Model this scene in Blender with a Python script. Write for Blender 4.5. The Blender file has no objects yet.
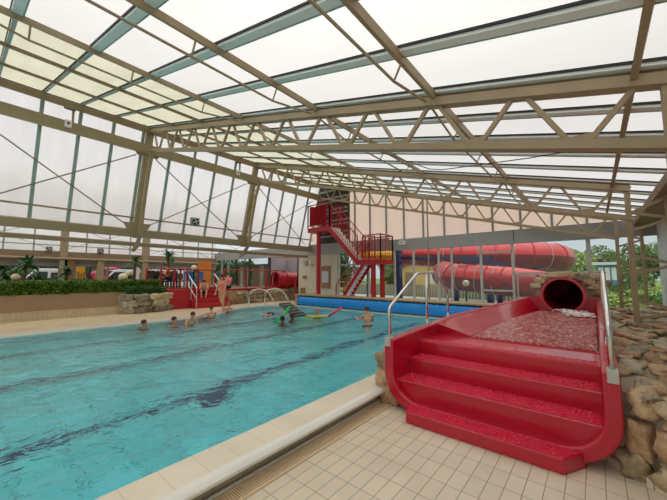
import bpy, bmesh, math, random
from math import sin, cos, pi, radians, atan2, sqrt
from mathutils import Vector, Matrix, noise
random.seed(11)
SC = bpy.context.scene
COL = SC.collection

# ------------------------------------------------------------------ camera, sky, exposure
cd = bpy.data.cameras.new('camera'); cam = bpy.data.objects.new('camera', cd); COL.objects.link(cam)
cd.sensor_width = 36; cd.lens = 309 / 667 * 36; cd.clip_end = 400; cd.clip_start = .05
cam.location = (0, 0, 1.6); cam.rotation_euler = (radians(94.8), 0, radians(40.05 - 90))
SC.camera = cam
SC.view_settings.view_transform = 'Standard'; SC.view_settings.look = 'None'
SC.view_settings.gamma = 1; SC.view_settings.use_curve_mapping = False
SC.view_settings.exposure = 0.0
W = bpy.data.worlds.new('sky'); SC.world = W; W.use_nodes = True
nt = W.node_tree; bg = nt.nodes['Background']
tc = nt.nodes.new('ShaderNodeTexCoord'); sp = nt.nodes.new('ShaderNodeSeparateXYZ')
rp = nt.nodes.new('ShaderNodeValToRGB')            # overcast sky: brighter towards the zenith
nt.links.new(tc.outputs['Generated'], sp.inputs[0]); nt.links.new(sp.outputs[2], rp.inputs[0])
SKY = [(0, (.66, .71, .76)), (.12, (.74, .79, .84)), (.45, (.80, .80, .80)), (.72, (1.0, .99, .96)), (1, (1.0, .99, .96))]
el = rp.color_ramp.elements
el[0].position, el[0].color = SKY[0][0], (*SKY[0][1], 1); el[1].position, el[1].color = SKY[-1][0], (*SKY[-1][1], 1)
for p, c in SKY[1:-1]:
    e = el.new(p); e.color = (*c, 1)
mr = nt.nodes.new('ShaderNodeMapRange'); mr.inputs[1].default_value = .45; mr.inputs[2].default_value = .9
mr.inputs[3].default_value = 1.05; mr.inputs[4].default_value = 2.3
nt.links.new(sp.outputs[2], mr.inputs[0]); nt.links.new(mr.outputs[0], bg.inputs[1])
nt.links.new(rp.outputs[0], bg.inputs[0])

# ------------------------------------------------------------------ materials
def lin(c):
    return tuple(((v / 255) / 12.92 if v <= 10 else (((v / 255) + .055) / 1.055) ** 2.4) for v in c)
def mat(name, rgb, rough=.6, metal=0, var=0, vscale=4, bump=0, bscale=60, spec=.5, coat=0, alpha=None):
    m = bpy.data.materials.new(name); m.use_nodes = True; t = m.node_tree; b = t.nodes['Principled BSDF']
    c = lin(rgb); b.inputs['Base Color'].default_value = (*c, 1)
    b.inputs['Roughness'].default_value = rough; b.inputs['Metallic'].default_value = metal
    b.inputs['Specular IOR Level'].default_value = spec; b.inputs['Coat Weight'].default_value = coat
    g = t.nodes.new('ShaderNodeNewGeometry')
    n = t.nodes.new('ShaderNodeTexNoise'); n.inputs['Scale'].default_value = vscale; n.inputs['Detail'].default_value = 5
    t.links.new(g.outputs['Position'], n.inputs['Vector'])
    r = t.nodes.new('ShaderNodeValToRGB'); v = max(var, .03)
    r.color_ramp.elements[0].position = .3; r.color_ramp.elements[1].position = .7
    r.color_ramp.elements[0].color = (*[x * (1 - v) for x in c], 1); r.color_ramp.elements[1].color = (*[min(1, x * (1 + v)) for x in c], 1)
    t.links.new(n.outputs[0], r.inputs[0]); t.links.new(r.outputs[0], b.inputs['Base Color'])
    if bump:
        n2 = t.nodes.new('ShaderNodeTexNoise'); n2.inputs['Scale'].default_value = bscale; n2.inputs['Detail'].default_value = 4
        t.links.new(g.outputs['Position'], n2.inputs['Vector'])
        bp = t.nodes.new('ShaderNodeBump'); bp.inputs['Strength'].default_value = bump; bp.inputs['Distance'].default_value = .02
        t.links.new(n2.outputs[0], bp.inputs['Height']); t.links.new(bp.outputs[0], b.inputs['Normal'])
    return m
def tiles(name, rgb, mortar, w, h, gap=.003, rough=.45, var=.06, off=(0, 0, 0), swap=None, offset=0., bump=.5):
    m = mat(name, rgb, rough, var=var, vscale=1.3); t = m.node_tree; b = t.nodes['Principled BSDF']
    g = t.nodes.new('ShaderNodeNewGeometry'); mp = t.nodes.new('ShaderNodeMapping')
    mp.inputs['Location'].default_value = off
    if swap == 'xz': mp.inputs['Rotation'].default_value = (radians(-90), 0, 0)
    if swap == 'yz': mp.inputs['Rotation'].default_value = (radians(-90), 0, radians(0))
    if swap == 'yz':
        cb = t.nodes.new('ShaderNodeSeparateXYZ'); cc = t.nodes.new('ShaderNodeCombineXYZ')
        t.links.new(g.outputs['Position'], cb.inputs[0]); t.links.new(cb.outputs[1], cc.inputs[0]); t.links.new(cb.outputs[2], cc.inputs[1])
        mp.inputs['Rotation'].default_value = (0, 0, 0); t.links.new(cc.outputs[0], mp.inputs[0])
    else: t.links.new(g.outputs['Position'], mp.inputs[0])
    br = t.nodes.new('ShaderNodeTexBrick'); br.offset = offset; br.squash = 1
    br.inputs['Scale'].default_value = 1; br.inputs['Mortar Size'].default_value = gap; br.inputs['Mortar Smooth'].default_value = .2
    br.inputs['Brick Width'].default_value = w; br.inputs['Row Height'].default_value = h
    c = lin(rgb); br.inputs['Color1'].default_value = (*c, 1); br.inputs['Color2'].default_value = (*[x * (1 - var) for x in c], 1)
    br.inputs['Mortar'].default_value = (*lin(mortar), 1)
    t.links.new(mp.outputs[0], br.inputs['Vector'])
    mx = t.nodes.new('ShaderNodeMix'); mx.data_type = 'RGBA'; mx.blend_type = 'MULTIPLY'; mx.inputs[0].default_value = .35
    nn = t.nodes.new('ShaderNodeTexNoise'); nn.inputs['Scale'].default_value = 2.2; nn.inputs['Detail'].default_value = 6
    t.links.new(g.outputs['Position'], nn.inputs['Vector'])
    rr = t.nodes.new('ShaderNodeValToRGB'); rr.color_ramp.elements[0].color = (.72, .7, .68, 1); rr.color_ramp.elements[1].color = (1, 1, 1, 1)
    rr.color_ramp.elements[0].position = .3; rr.color_ramp.elements[1].position = .62
    t.links.new(nn.outputs[0], rr.inputs[0]); t.links.new(br.outputs[0], mx.inputs[6]); t.links.new(rr.outputs[0], mx.inputs[7])
    t.links.new(mx.outputs[2], b.inputs['Base Color'])
    bp = t.nodes.new('ShaderNodeBump'); bp.invert = True; bp.inputs['Strength'].default_value = bump; bp.inputs['Distance'].default_value = .004
    t.links.new(br.outputs['Fac'], bp.inputs['Height']); t.links.new(bp.outputs[0], b.inputs['Normal'])
    return m
def panel(name, rgb, clear, refl=.12, streak=.06):
    m = bpy.data.materials.new(name); m.use_nodes = True; t = m.node_tree; t.nodes.remove(t.nodes['Principled BSDF'])
    o = t.nodes['Material Output']; c = lin(rgb)
    g = t.nodes.new('ShaderNodeNewGeometry'); mp = t.nodes.new('ShaderNodeMapping'); mp.inputs['Scale'].default_value = (1.1, .25, .25)
    n = t.nodes.new('ShaderNodeTexNoise'); n.inputs['Scale'].default_value = 3; n.inputs['Detail'].default_value = 4
    t.links.new(g.outputs['Position'], mp.inputs[0]); t.links.new(mp.outputs[0], n.inputs['Vector'])
    r = t.nodes.new('ShaderNodeValToRGB'); r.color_ramp.elements[0].position = .3; r.color_ramp.elements[1].position = .7
    r.color_ramp.elements[0].color = (*[x * (1 - streak) for x in c], 1); r.color_ramp.elements[1].color = (*c, 1)
    t.links.new(n.outputs[0], r.inputs[0])
    tl = t.nodes.new('ShaderNodeBsdfTranslucent'); tp = t.nodes.new('ShaderNodeBsdfTransparent'); df = t.nodes.new('ShaderNodeBsdfDiffuse')
    for s in (tl, tp, df): t.links.new(r.outputs[0], s.inputs[0])
    a = t.nodes.new('ShaderNodeMixShader'); a.inputs[0].default_value = clear; b = t.nodes.new('ShaderNodeMixShader'); b.inputs[0].default_value = refl
    t.links.new(tl.outputs[0], a.inputs[1]); t.links.new(tp.outputs[0], a.inputs[2])
    t.links.new(a.outputs[0], b.inputs[1]); t.links.new(df.outputs[0], b.inputs[2]); t.links.new(b.outputs[0], o.inputs[0])
    return m
def glass(name, rgb=(225, 232, 230), refl=.06):
    m = bpy.data.materials.new(name); m.use_nodes = True; t = m.node_tree; t.nodes.remove(t.nodes['Principled BSDF'])
    tp = t.nodes.new('ShaderNodeBsdfTransparent'); tp.inputs[0].default_value = (*lin(rgb), 1)
    gl = t.nodes.new('ShaderNodeBsdfGlossy'); gl.inputs['Roughness'].default_value = .02
    mx = t.nodes.new('ShaderNodeMixShader'); mx.inputs[0].default_value = refl
    t.links.new(tp.outputs[0], mx.inputs[1]); t.links.new(gl.outputs[0], mx.inputs[2]); t.links.new(mx.outputs[0], t.nodes['Material Output'].inputs[0])
    return m
def water(name, rgb, s1, s2, b1, b2, rough=.03):
    m = bpy.data.materials.new(name); m.use_nodes = True; t = m.node_tree; b = t.nodes['Principled BSDF']
    b.inputs['Base Color'].default_value = (*lin(rgb), 1); b.inputs['Transmission Weight'].default_value = 1
    b.inputs['IOR'].default_value = 1.26; b.inputs['Roughness'].default_value = rough
    g = t.nodes.new('ShaderNodeNewGeometry')
    n = t.nodes.new('ShaderNodeTexNoise'); n.inputs['Scale'].default_value = s1; n.inputs['Detail'].default_value = 2; n.inputs['Distortion'].default_value = .6
    n2 = t.nodes.new('ShaderNodeTexNoise'); n2.inputs['Scale'].default_value = s2; n2.inputs['Detail'].default_value = 3; n2.inputs['Distortion'].default_value = 1
    for q in (n, n2): t.links.new(g.outputs['Position'], q.inputs['Vector'])
    bp = t.nodes.new('ShaderNodeBump'); bp.inputs['Distance'].default_value = b1; bp.inputs['Strength'].default_value = 1
    bq = t.nodes.new('ShaderNodeBump'); bq.inputs['Distance'].default_value = b2; bq.inputs['Strength'].default_value = 1
    t.links.new(n.outputs[0], bp.inputs['Height']); t.links.new(n2.outputs[0], bq.inputs['Height'])
    t.links.new(bp.outputs[0], bq.inputs['Normal']); t.links.new(bq.outputs[0], b.inputs['Normal'])
    return m

M = dict(
    steel=mat('taupe_steel', (164, 143, 112), .5, var=.06), steel_d=mat('brown_steel', (140, 116, 88), .55, var=.08),
    alu=mat('aluminium', (240, 243, 238), .5), teal=mat('teal_grey_bar', (152, 172, 166), .5), black=mat('black_rubber', (28, 28, 28), .6),
    tile=tiles('floor_tile', (226, 212, 188), (156, 140, 116), .235, .118, off=(.098, -.018, 0)),
    fartile=tiles('deck_tile', (212, 192, 160), (172, 152, 124), .5, .25, var=.05),
    kerb=tiles('kerb_tile', (205, 185, 155), (150, 132, 108), .12, .16, off=(0, .04, 0), swap='xz'),
    cope=tiles('coping_tile', (232, 220, 198), (212, 198, 172), .245, 5, gap=.003, var=.02),
    bull=mat('white_glazed', (232, 230, 222), .18, var=.03), dark=tiles('dark_tile', (170, 158, 138), (130, 118, 100), .25, .2, swap='xz'),
    grate=mat('grate_plastic', (222, 196, 160), .5), gout=mat('gutter_dark', (132, 112, 88), .7),
    poolw=tiles('pool_tile', (116, 234, 246), (16, 96, 120), .42, .42, gap=.007, var=.14), lane=mat('lane_tile', (8, 58, 104), .4, var=.1),
    red=mat('red_fibreglass', (188, 10, 44), .25, var=.05, vscale=1.5, coat=.4), redp=mat('red_paint', (176, 20, 34), .4, var=.05),
    redm=mat('red_matt', (178, 28, 36), .6, var=.08), chrome=mat('chrome', (214, 214, 210), .16, 1), galv=mat('galvanised', (190, 188, 180), .5, .1, var=.06),
    wood=mat('weathered_wood', (176, 148, 112), .7, var=.15, vscale=12), blue=mat('blue_cover', (0, 138, 226), .4, var=.05), grey=mat('grey_cladding', (162, 160, 158), .55, var=.05),
    mull=mat('grey_frame', (150, 154, 152), .5, .1), cream=mat('cream_render', (206, 198, 178), .8, var=.05), white=mat('white_paint', (230, 230, 228), .6),
    brownwall=mat('brown_plaster', (150, 122, 92), .85, var=.06, bump=.3), mortar=mat('mortar', (172, 160, 138), .9, var=.15, vscale=9, bump=.8, bscale=25),
    dkgrey=mat('dark_panel', (60, 60, 62), .6), valance=mat('valance', (148, 142, 132), .7), navy=mat('navy_steel', (28, 50, 104), .45, var=.06),
    orange=mat('orange_panel', (216, 128, 48), .7, var=.1, vscale=9), yellow=mat('yellow_plastic', (246, 176, 10), .4), pink=mat('crimson_plastic', (206, 30, 66), .4),
    bark=mat('bark', (132, 96, 66), .9, var=.2, vscale=20, bump=.5), grass=mat('grass', (112, 140, 56), .9, var=.25, vscale=2), pave=mat('pavement', (176, 172, 164), .85, var=.08),
    leaf=mat('hedge_leaf', (92, 124, 36), .55, var=.45, vscale=22), leafd=mat('dark_leaf', (66, 108, 50), .6, var=.35, vscale=16), leafl=mat('light_leaf', (168, 186, 104), .6, var=.3, vscale=9),
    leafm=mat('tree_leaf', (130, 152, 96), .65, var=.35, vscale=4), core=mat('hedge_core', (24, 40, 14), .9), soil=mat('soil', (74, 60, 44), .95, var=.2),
    carw=mat('white_car', (226, 228, 230), .25, coat=.5), tyre=mat('tyre', (30, 30, 30), .8), cglass=mat('car_glass', (46, 56, 64), .1),
    terr=mat('terrace_floor', (120, 108, 96), .8, var=.1), house=mat('yellow_render', (222, 186, 116), .85, var=.04), roofd=mat('roof_slate', (110, 96, 86), .8, var=.1),
    globe=mat('lamp_globe', (232, 214, 176), .35), curtain=mat('curtain', (190, 184, 172), .9, var=.05), tan=mat('tan_board', (150, 116, 84), .7, var=.08),
    roll=mat('grey_mat', (96, 102, 104), .7, var=.1), green=mat('green_foam', (30, 200, 90), .6), pinkf=mat('pink_foam', (232, 60, 92), .6), yelf=mat('yellow_foam', (226, 206, 60), .6),
    bluep=mat('blue_plastic', (44, 120, 190), .4), chair=mat('dark_wicker', (52, 42, 38), .7), hutb=mat('blue_boards', (70, 130, 170), .6), poster=mat('poster', (196, 204, 216), .6, var=.1, vscale=18),
    skin=mat('skin', (214, 160, 128), .5, var=.04, vscale=8), skind=mat('skin_dark', (120, 78, 56), .5, var=.04), hairb=mat('brown_hair', (70, 46, 30), .7, var=.3, vscale=40), hairk=mat('black_hair', (24, 20, 18), .6, var=.3, vscale=40),
    hairf=mat('fair_hair', (168, 128, 78), .7, var=.3, vscale=40), eye=mat('eye', (34, 26, 22), .3), lip=mat('lip', (170, 84, 76), .5),
    cpink=mat('pink_cloth', (232, 130, 140), .8), cblack=mat('black_cloth', (22, 22, 26), .8), cnavy=mat('navy_cloth', (30, 40, 74), .8), corange=mat('orange_cloth', (232, 110, 40), .8), cpeach=mat('peach_cloth', (236, 134, 112), .8),
    pan_main=panel('roof_panel', (224, 221, 218), .5, .08, .04), pan_yel=panel('yellowed_panel', (212, 208, 184), .3, .1, .14), pan_wall=panel('wall_panel', (253, 250, 250), .15, .08, .08),
    pan_end=panel('end_panel', (246, 226, 208), .12, .12), pan_back=panel('rear_panel', (240, 238, 234), .2, .2), glass=glass('window_glass'),
    water=water('pool_water', (228, 252, 252), 1.25, 6, .085, .024), slidewater=mat('slide_water', (190, 92, 88), .12),
    lilac=mat('grey_lilac_render', (168, 160, 164), .8, var=.04),
    board=mat('pale_board', (206, 222, 222), .6, var=.03),
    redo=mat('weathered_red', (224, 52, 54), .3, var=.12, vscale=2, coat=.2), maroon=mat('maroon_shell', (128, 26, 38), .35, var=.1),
    foam=mat('foam', (236, 226, 224), .5),
)
def treadmat():
    m = mat('red_antislip', (238, 30, 70), .3, var=.05, coat=.3); t = m.node_tree; b = t.nodes['Principled BSDF']
    g = t.nodes.new('ShaderNodeNewGeometry'); mp = t.nodes.new('ShaderNodeMapping'); mp.inputs['Rotation'].default_value = (0, 0, radians(45))
    br = t.nodes.new('ShaderNodeTexBrick'); br.offset = .5
    br.inputs['Scale'].default_value = 1; br.inputs['Brick Width'].default_value = .07; br.inputs['Row Height'].default_value = .026
    br.inputs['Mortar Size'].default_value = .008; br.inputs['Mortar Smooth'].default_value = 1
    t.links.new(g.outputs['Position'], mp.inputs[0]); t.links.new(mp.outputs[0], br.inputs['Vector'])
    bp = t.nodes.new('ShaderNodeBump'); bp.invert = True; bp.inputs['Strength'].default_value = 1; bp.inputs['Distance'].default_value = .012
    t.links.new(br.outputs['Fac'], bp.inputs['Height']); t.links.new(bp.outputs[0], b.inputs['Normal'])
    return m
M['tread'] = treadmat()
def churn():
    m = M['slidewater']; t = m.node_tree; b = t.nodes['Principled BSDF']; g = t.nodes.new('ShaderNodeNewGeometry')
    mp = t.nodes.new('ShaderNodeMapping'); mp.inputs['Scale'].default_value = (1, 2.2, 1); t.links.new(g.outputs['Position'], mp.inputs[0])
    n = t.nodes.new('ShaderNodeTexNoise'); n.inputs['Scale'].default_value = 7; n.inputs['Detail'].default_value = 6; n.inputs['Distortion'].default_value = 1.4; n.inputs['Roughness'].default_value = .65
    t.links.new(mp.outputs[0], n.inputs['Vector']); r = t.nodes.new('ShaderNodeValToRGB'); e = r.color_ramp.elements
    e[0].position = .36; e[0].color = (*lin((158, 36, 46)), 1); e[1].position = .68; e[1].color = (*lin((250, 228, 222)), 1); k = e.new(.5); k.color = (*lin((206, 112, 104)), 1)
    t.links.new(n.outputs[0], r.inputs[0]); t.links.new(r.outputs[0], b.inputs['Base Color'])
    bp = t.nodes.new('ShaderNodeBump'); bp.inputs['Distance'].default_value = .05; t.links.new(n.outputs[0], bp.inputs['Height']); t.links.new(bp.outputs[0], b.inputs['Normal'])
churn()
def stonemat(name, a, b2, c):
    m = mat(name, a, .85, bump=1, bscale=24); t = m.node_tree; b = t.nodes['Principled BSDF']
    g = t.nodes.new('ShaderNodeNewGeometry'); n = t.nodes.new('ShaderNodeTexNoise'); n.inputs['Scale'].default_value = 9; n.inputs['Detail'].default_value = 8; n.inputs['Roughness'].default_value = .7
    t.links.new(g.outputs['Position'], n.inputs['Vector'])
    oi = t.nodes.new('ShaderNodeObjectInfo'); ad = t.nodes.new('ShaderNodeMath'); ad.operation = 'MULTIPLY_ADD'; ad.inputs[1].default_value = .35; ad.inputs[2].default_value = -.17
    t.links.new(oi.outputs['Random'], ad.inputs[0]); a2 = t.nodes.new('ShaderNodeMath'); a2.operation = 'ADD'
    t.links.new(ad.outputs[0], a2.inputs[0]); t.links.new(n.outputs[0], a2.inputs[1])
    r = t.nodes.new('ShaderNodeValToRGB'); e = r.color_ramp.elements
    e[0].position = .25; e[0].color = (*lin(b2), 1); e[1].position = .75; e[1].color = (*lin(c), 1); k = e.new(.5); k.color = (*lin(a), 1)
    t.links.new(a2.outputs[0], r.inputs[0]); t.links.new(r.outputs[0], b.inputs['Base Color'])
    return m
M['stone'] = stonemat('ochre_stone', (186, 164, 128), (122, 104, 82), (216, 202, 172))
M['stone_r'] = stonemat('rusty_stone', (176, 140, 106), (116, 90, 72), (208, 178, 144))
M['stone_g'] = stonemat('grey_stone', (160, 148, 124), (104, 94, 80), (196, 184, 158))

# ------------------------------------------------------------------ mesh helpers
class MB:
    def __init__(s): s.v = []; s.f = []; s.mi = []
    def add(s, vs, fs):
        b = len(s.v); s.v += [Vector(p) for p in vs]; s.f += [[b + i for i in f] for f in fs]; return s
    def box(s, x0, x1, y0, y1, z0, z1):
        if x0 > x1: x0, x1 = x1, x0
        if y0 > y1: y0, y1 = y1, y0
        if z0 > z1: z0, z1 = z1, z0
        return s.add([(x0, y0, z0), (x1, y0, z0), (x1, y1, z0), (x0, y1, z0), (x0, y0, z1), (x1, y0, z1), (x1, y1, z1), (x0, y1, z1)],
                     [(0, 3, 2, 1), (4, 5, 6, 7), (0, 1, 5, 4), (1, 2, 6, 5), (2, 3, 7, 6), (3, 0, 4, 7)])
    def beam(s, a, b, w, h, up=(0, 0, 1)):       # w across, h along 'up'
        a = Vector(a); b = Vector(b); d = (b - a).normalized(); u = Vector(up)
        sd = d.cross(u)
        if sd.length < 1e-4: sd = d.cross(Vector((1, 0, 0)))
        sd.normalize(); u = sd.cross(d).normalized(); sd *= w / 2; u *= h / 2
        vs = [p + i * sd + j * u for p in (a, b) for i, j in ((-1, -1), (1, -1), (1, 1), (-1, 1))]
        return s.add(vs, [(0, 1, 2, 3), (7, 6, 5, 4), (0, 4, 5, 1), (1, 5, 6, 2), (2, 6, 7, 3), (3, 7, 4, 0)])
    def tube(s, pts, r, n=10, cap=True, inner=None):
        pts = [Vector(p) for p in pts]; rs = r if isinstance(r, (list, tuple)) else [r] * len(pts)
        b = len(s.v); prev = None
        for i, p in enumerate(pts):
            d = (pts[min(i + 1, len(pts) - 1)] - pts[max(i - 1, 0)]).normalized()
            if prev is None:
                prev = d.cross(Vector((0, 0, 1)));
                if prev.length < 1e-3: prev = d.cross(Vector((1, 0, 0)))
            prev = (prev - d * prev.dot(d)).normalized(); q = d.cross(prev)
            for k in range(n):
                t = 2 * pi * k / n; s.v.append(p + rs[i] * (cos(t) * prev + sin(t) * q))
        for i in range(len(pts) - 1):
            for k in range(n):
                k2 = (k + 1) % n; s.f.append([b + i * n + k, b + i * n + k2, b + (i + 1) * n + k2, b + (i + 1) * n + k])
        if cap:
            s.f.append([b + k for k in range(n)][::-1]); s.f.append([b + (len(pts) - 1) * n + k for k in range(n)])
        return s
    def ball(s, c, r, n=12, m=8):
        r = (r, r, r) if not isinstance(r, (tuple, list)) else r; c = Vector(c); vs = [c + Vector((0, 0, r[2]))]
        for j in range(1, m):
            a = pi * j / m
            for k in range(n): t = 2 * pi * k / n; vs.append(c + Vector((r[0] * sin(a) * cos(t), r[1] * sin(a) * sin(t), r[2] * cos(a))))
        vs.append(c - Vector((0, 0, r[2]))); fs = [(0, 1 + k, 1 + (k + 1) % n) for k in range(n)]
        for j in range(m - 2):
            for k in range(n): a = 1 + j * n; fs.append((a + k, a + n + k, a + n + (k + 1) % n, a + (k + 1) % n))
        e = len(vs) - 1; a = 1 + (m - 2) * n; fs += [(e, a + (k + 1) % n, a + k) for k in range(n)]
        return s.add(vs, fs)
    def prism(s, poly, z0, z1):
        n = len(poly)
        return s.add([(x, y, z0) for x, y in poly] + [(x, y, z1) for x, y in poly],
                     [list(range(n))[::-1], list(range(n, 2 * n))] + [(i, (i + 1) % n, n + (i + 1) % n, n + i) for i in range(n)])
    def rock(s, c, sx, sy, sz, rz=0, seed=0, lump=.22):
        bm = bmesh.new(); bmesh.ops.create_cube(bm, size=2); bmesh.ops.subdivide_edges(bm, edges=bm.edges[:], cuts=4, use_grid_fill=True)
        R = Matrix.Rotation(rz, 3, 'Z')
        for v in bm.verts:
            p = v.co.copy(); m = max(abs(p.x), abs(p.y), abs(p.z)); q = p.normalized()
            p = p.lerp(q * 1.15, .42)
            nz = noise.noise(p * 1.1 + Vector((seed * 7.3, seed * 3.1, seed))); nz2 = noise.noise(p * 3 + Vector((seed, 5, seed * 2)))
            nz3 = noise.noise(p * 6.5 + Vector((2, seed, 9))); p *= 1 + lump * nz * 2.0 + lump * .6 * nz2 + lump * .22 * nz3
            v.co = R @ Vector((p.x * sx, p.y * sy, p.z * sz)) + Vector(c)
        b = len(s.v); s.v += [v.co.copy() for v in bm.verts]; s.f += [[b + v.index for v in f.verts] for f in bm.faces]; bm.free(); return s
    def leaves(s, pos, n, size, lo=.5):
        for _ in range(n):
            p = Vector(pos()); a = Vector((random.gauss(0, 1), random.gauss(0, 1), random.gauss(0, 1))).normalized()
            b = a.orthogonal().normalized(); b.rotate(Matrix.Rotation(random.random() * 6.3, 3, a)); c = a.cross(b)
            l = size * random.uniform(lo, 1); w = l * .5
            s.add([p - b * l, p + c * w, p + b * l, p - c * w], [(0, 1, 2, 3)])
        return s
    def build(s, name, m, parent=None, smooth=False, base=None):
        me = bpy.data.meshes.new(name); o = bpy.data.objects.new(name, me); COL.objects.link(o)
        if parent is not None:
            o.parent = parent; off = worldloc(parent)
        else:
            if base is None:
                xs = [v.x for v in s.v]; ys = [v.y for v in s.v]; zs = [v.z for v in s.v]
                base = ((min(xs) + max(xs)) / 2, (min(ys) + max(ys)) / 2, min(zs))
            off = Vector(base); o.location = off
        me.from_pydata([v - off for v in s.v], [], s.f); me.materials.append(M[m] if isinstance(m, str) else m); me.update()
        if smooth:
            for p in me.polygons: p.use_smooth = True
            if smooth != 'all': me.set_sharp_from_angle(angle=radians(40))
        return o
def worldloc(o):
    v = Vector(o.location)
    while o.parent: o = o.parent; v += o.location
    return v
def tag(o, label=None, cat=None, group=None, kind=None):
    if label: o['label'] = label
    if cat: o['category'] = cat
    if group: o['group'] = group
    if kind: o['kind'] = kind
    return o
def thing(name, loc, label, cat, group=None, rz=0):
    o = bpy.data.objects.new(name, None); COL.objects.link(o); o.location = loc; o.rotation_euler = (0, 0, rz); o.empty_display_size = .1
    return tag(o, label, cat, group)
def struct(o): o['kind'] = 'structure'; return o
def bevel(o, w=.01, seg=2):
    m = o.modifiers.new('bevel', 'BEVEL'); m.width = w; m.segments = seg; m.limit_method = 'ANGLE'; m.angle_limit = radians(40); return o
def copy_tree(o, parent=None):
    c = o.copy(); COL.objects.link(c); c.parent = parent
    for ch in list(o.children): copy_tree(ch, c)
    return c
def lerp(a, b, t): return a + (b - a) * t

# ================================================================== STRUCTURE
XW = 12.2; XB = -6.0; WZ = .165                     # end wall plane, rear of the hall, pool water level
def ZR(y): return 3.22 + .273 * (y + .55)           # top chord centre
def ZB(y): return 2.68 + .2655 * (y + .5)           # bottom chord centre
def YW(z): return 11.04 + .26 * (6.5 - z)           # tilted wall plane
FAR = [(XB, 10.55), (5.8, 10.5), (6.5, 11.05), (7.3, 11.75), (8.6, 12.15), (9.5, 12.0), (10.1, 11.3), (10.35, 10.6)]
OUT = [(XB, 11.05), (5.65, 11.0), (6.3, 11.5), (7.1, 12.2), (8.55, 12.65), (9.8, 12.5), (10.5, 11.8), (10.9, 11.2)]
struct(MB().box(XB, 12.2, -1.6, 2.2, -.1, 0).build('floor', 'tile'))
grp = MB().prism([(x, y) for x, y in OUT] + [(XW, 11.2), (XW, 22), (XB, 22)], -.2, .2)
struct(grp.build('floor_deck', 'fartile'))
# pool basin
b = MB(); b.prism([(XB, 2.3)] + FAR[:-1] + [(10.35, 11.2), (10.35, 2.3)][::-1][::-1], -1.2, -.82)
struct(b.build('floor_pool', 'poolw'))
b = MB(); b.box(XB, 10.6, 2.2, 2.44, -1.2, .12)
edge = FAR
for (x0, y0), (x1, y1), (u0, v0), (u1, v1) in zip(FAR, FAR[1:], OUT, OUT[1:]):
    b.add([(x0, y0, -1.2), (x1, y1, -1.2), (u1, v1, -1.2), (u0, v0, -1.2), (x0, y0, .12), (x1, y1, .12), (u1, v1, .12), (u0, v0, .12)],
          [(0, 3, 2, 1), (4, 5, 6, 7), (0, 1, 5, 4), (1, 2, 6, 5), (2, 3, 7, 6), (3, 0, 4, 7)])
b.box(10.35, 10.6, 2.2, 11.2, -1.2, .12)
struct(b.build('wall_pool', 'poolw'))
for i, y in enumerate((4.75, 7.0, 9.3)):
    struct(MB().box(XB, 10.3, y - .09, y + .09, -.82, -.812).build('trim_lane_%d' % (i + 1), 'lane'))
struct(MB().box(2.3, 2.8, 4.3, 4.66, -.82, -.81).build('trim_lane_4', 'lane'))
# copings
prof = [(2.48, .12), (2.48, .195), (2.2, .2), (2.15, .2), (2.115, .19), (2.095, .165), (2.1, .135), (2.12, .12), (2.2, .11)]
def extrude_x(prof, x0, x1, name, m, smooth=True):
    n = len(prof); b = MB(); b.add([(x0, y, z) for y, z in prof] + [(x1, y, z) for y, z in prof],
        [list(range(n)), list(range(n, 2 * n))[::-1]] + [(i, n + i, n + (i + 1) % n, (i + 1) % n) for i in range(n)])
    return b.build(name, m, smooth=smooth)
struct(extrude_x([(2.48, .12), (2.48, .2), (2.18, .2), (2.18, .12)], XB, 10.6, 'trim_coping', 'cope', False))
struct(extrude_x([(2.18, .12), (2.18, .2005), (2.145, .199), (2.115, .19), (2.095, .165), (2.1, .14), (2.12, .125)], XB, 10.6, 'trim_bullnose', 'bull'))
struct(MB().box(XB, 10.6, 2.185, 2.2, 0, .12).build('trim_riser', 'dark'))
struct(MB().tube([(XB, 2.165, .03), (10.6, 2.165, .03)], .014, 8).build('trim_pipe', 'galv'))
b = MB()
for (x0, y0), (x1, y1), (u0, v0), (u1, v1) in zip(FAR, FAR[1:], OUT, OUT[1:]):
    b.add([(x0, y0, .12), (x1, y1, .12), (u1, v1, .12), (u0, v0, .12), (x0, y0, .19), (x1, y1, .19), (u1, v1, .204), (u0, v0, .204)],
          [(0, 3, 2, 1), (4, 5, 6, 7), (0, 1, 5, 4), (1, 2, 6, 5), (2, 3, 7, 6), (3, 0, 4, 7)])
b.box(10.35, 10.6, 2.2, 11.0, .12, .19)
struct(b.build('trim_far_coping', 'bull'))
# drain grating with real slats
g = thing('drain_grate', (0, 2.1, 0), 'long cream slatted drain grating along the foot of the raised pool edge', 'grate')
MB().box(XB, 3.95, 2.02, 2.16, .001, .004).build('channel', 'gout', g)
b = MB()
for i in range(182): x = .3 + i * .02; b.box(x, x + .012, 2.02, 2.15, .004, .012)
b.build('slats', 'grate', g)
b = MB(); b.box(.3, 3.95, 2.005, 2.022, .002, .014); b.box(.3, 3.95, 2.148, 2.165, .002, .014); b.build('frame', 'grate', g)

# water
w = MB(); w.prism([(XB, 2.46)] + [(x, y - .02) for x, y in FAR[:-1]] + [(10.33, 11.0), (10.33, 2.46)], WZ - .02, WZ)
wo = w.build('pool_water', 'water'); wo.data.clear_geometry()
me = wo.data; pts = [(XB, 2.47)] + [(x, y) for x, y in FAR[:-1]] + [(10.35, 10.6), (10.35, 2.47)]
off = wo.location; me.from_pydata([Vector((x, y, WZ)) - off for x, y in pts][::-1], [], [list(range(len(pts)))]); me.materials.clear(); me.materials.append(M['water']); me.update()
tag(wo, 'turquoise rippling water filling the swimming pool', 'water', kind='stuff')

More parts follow.
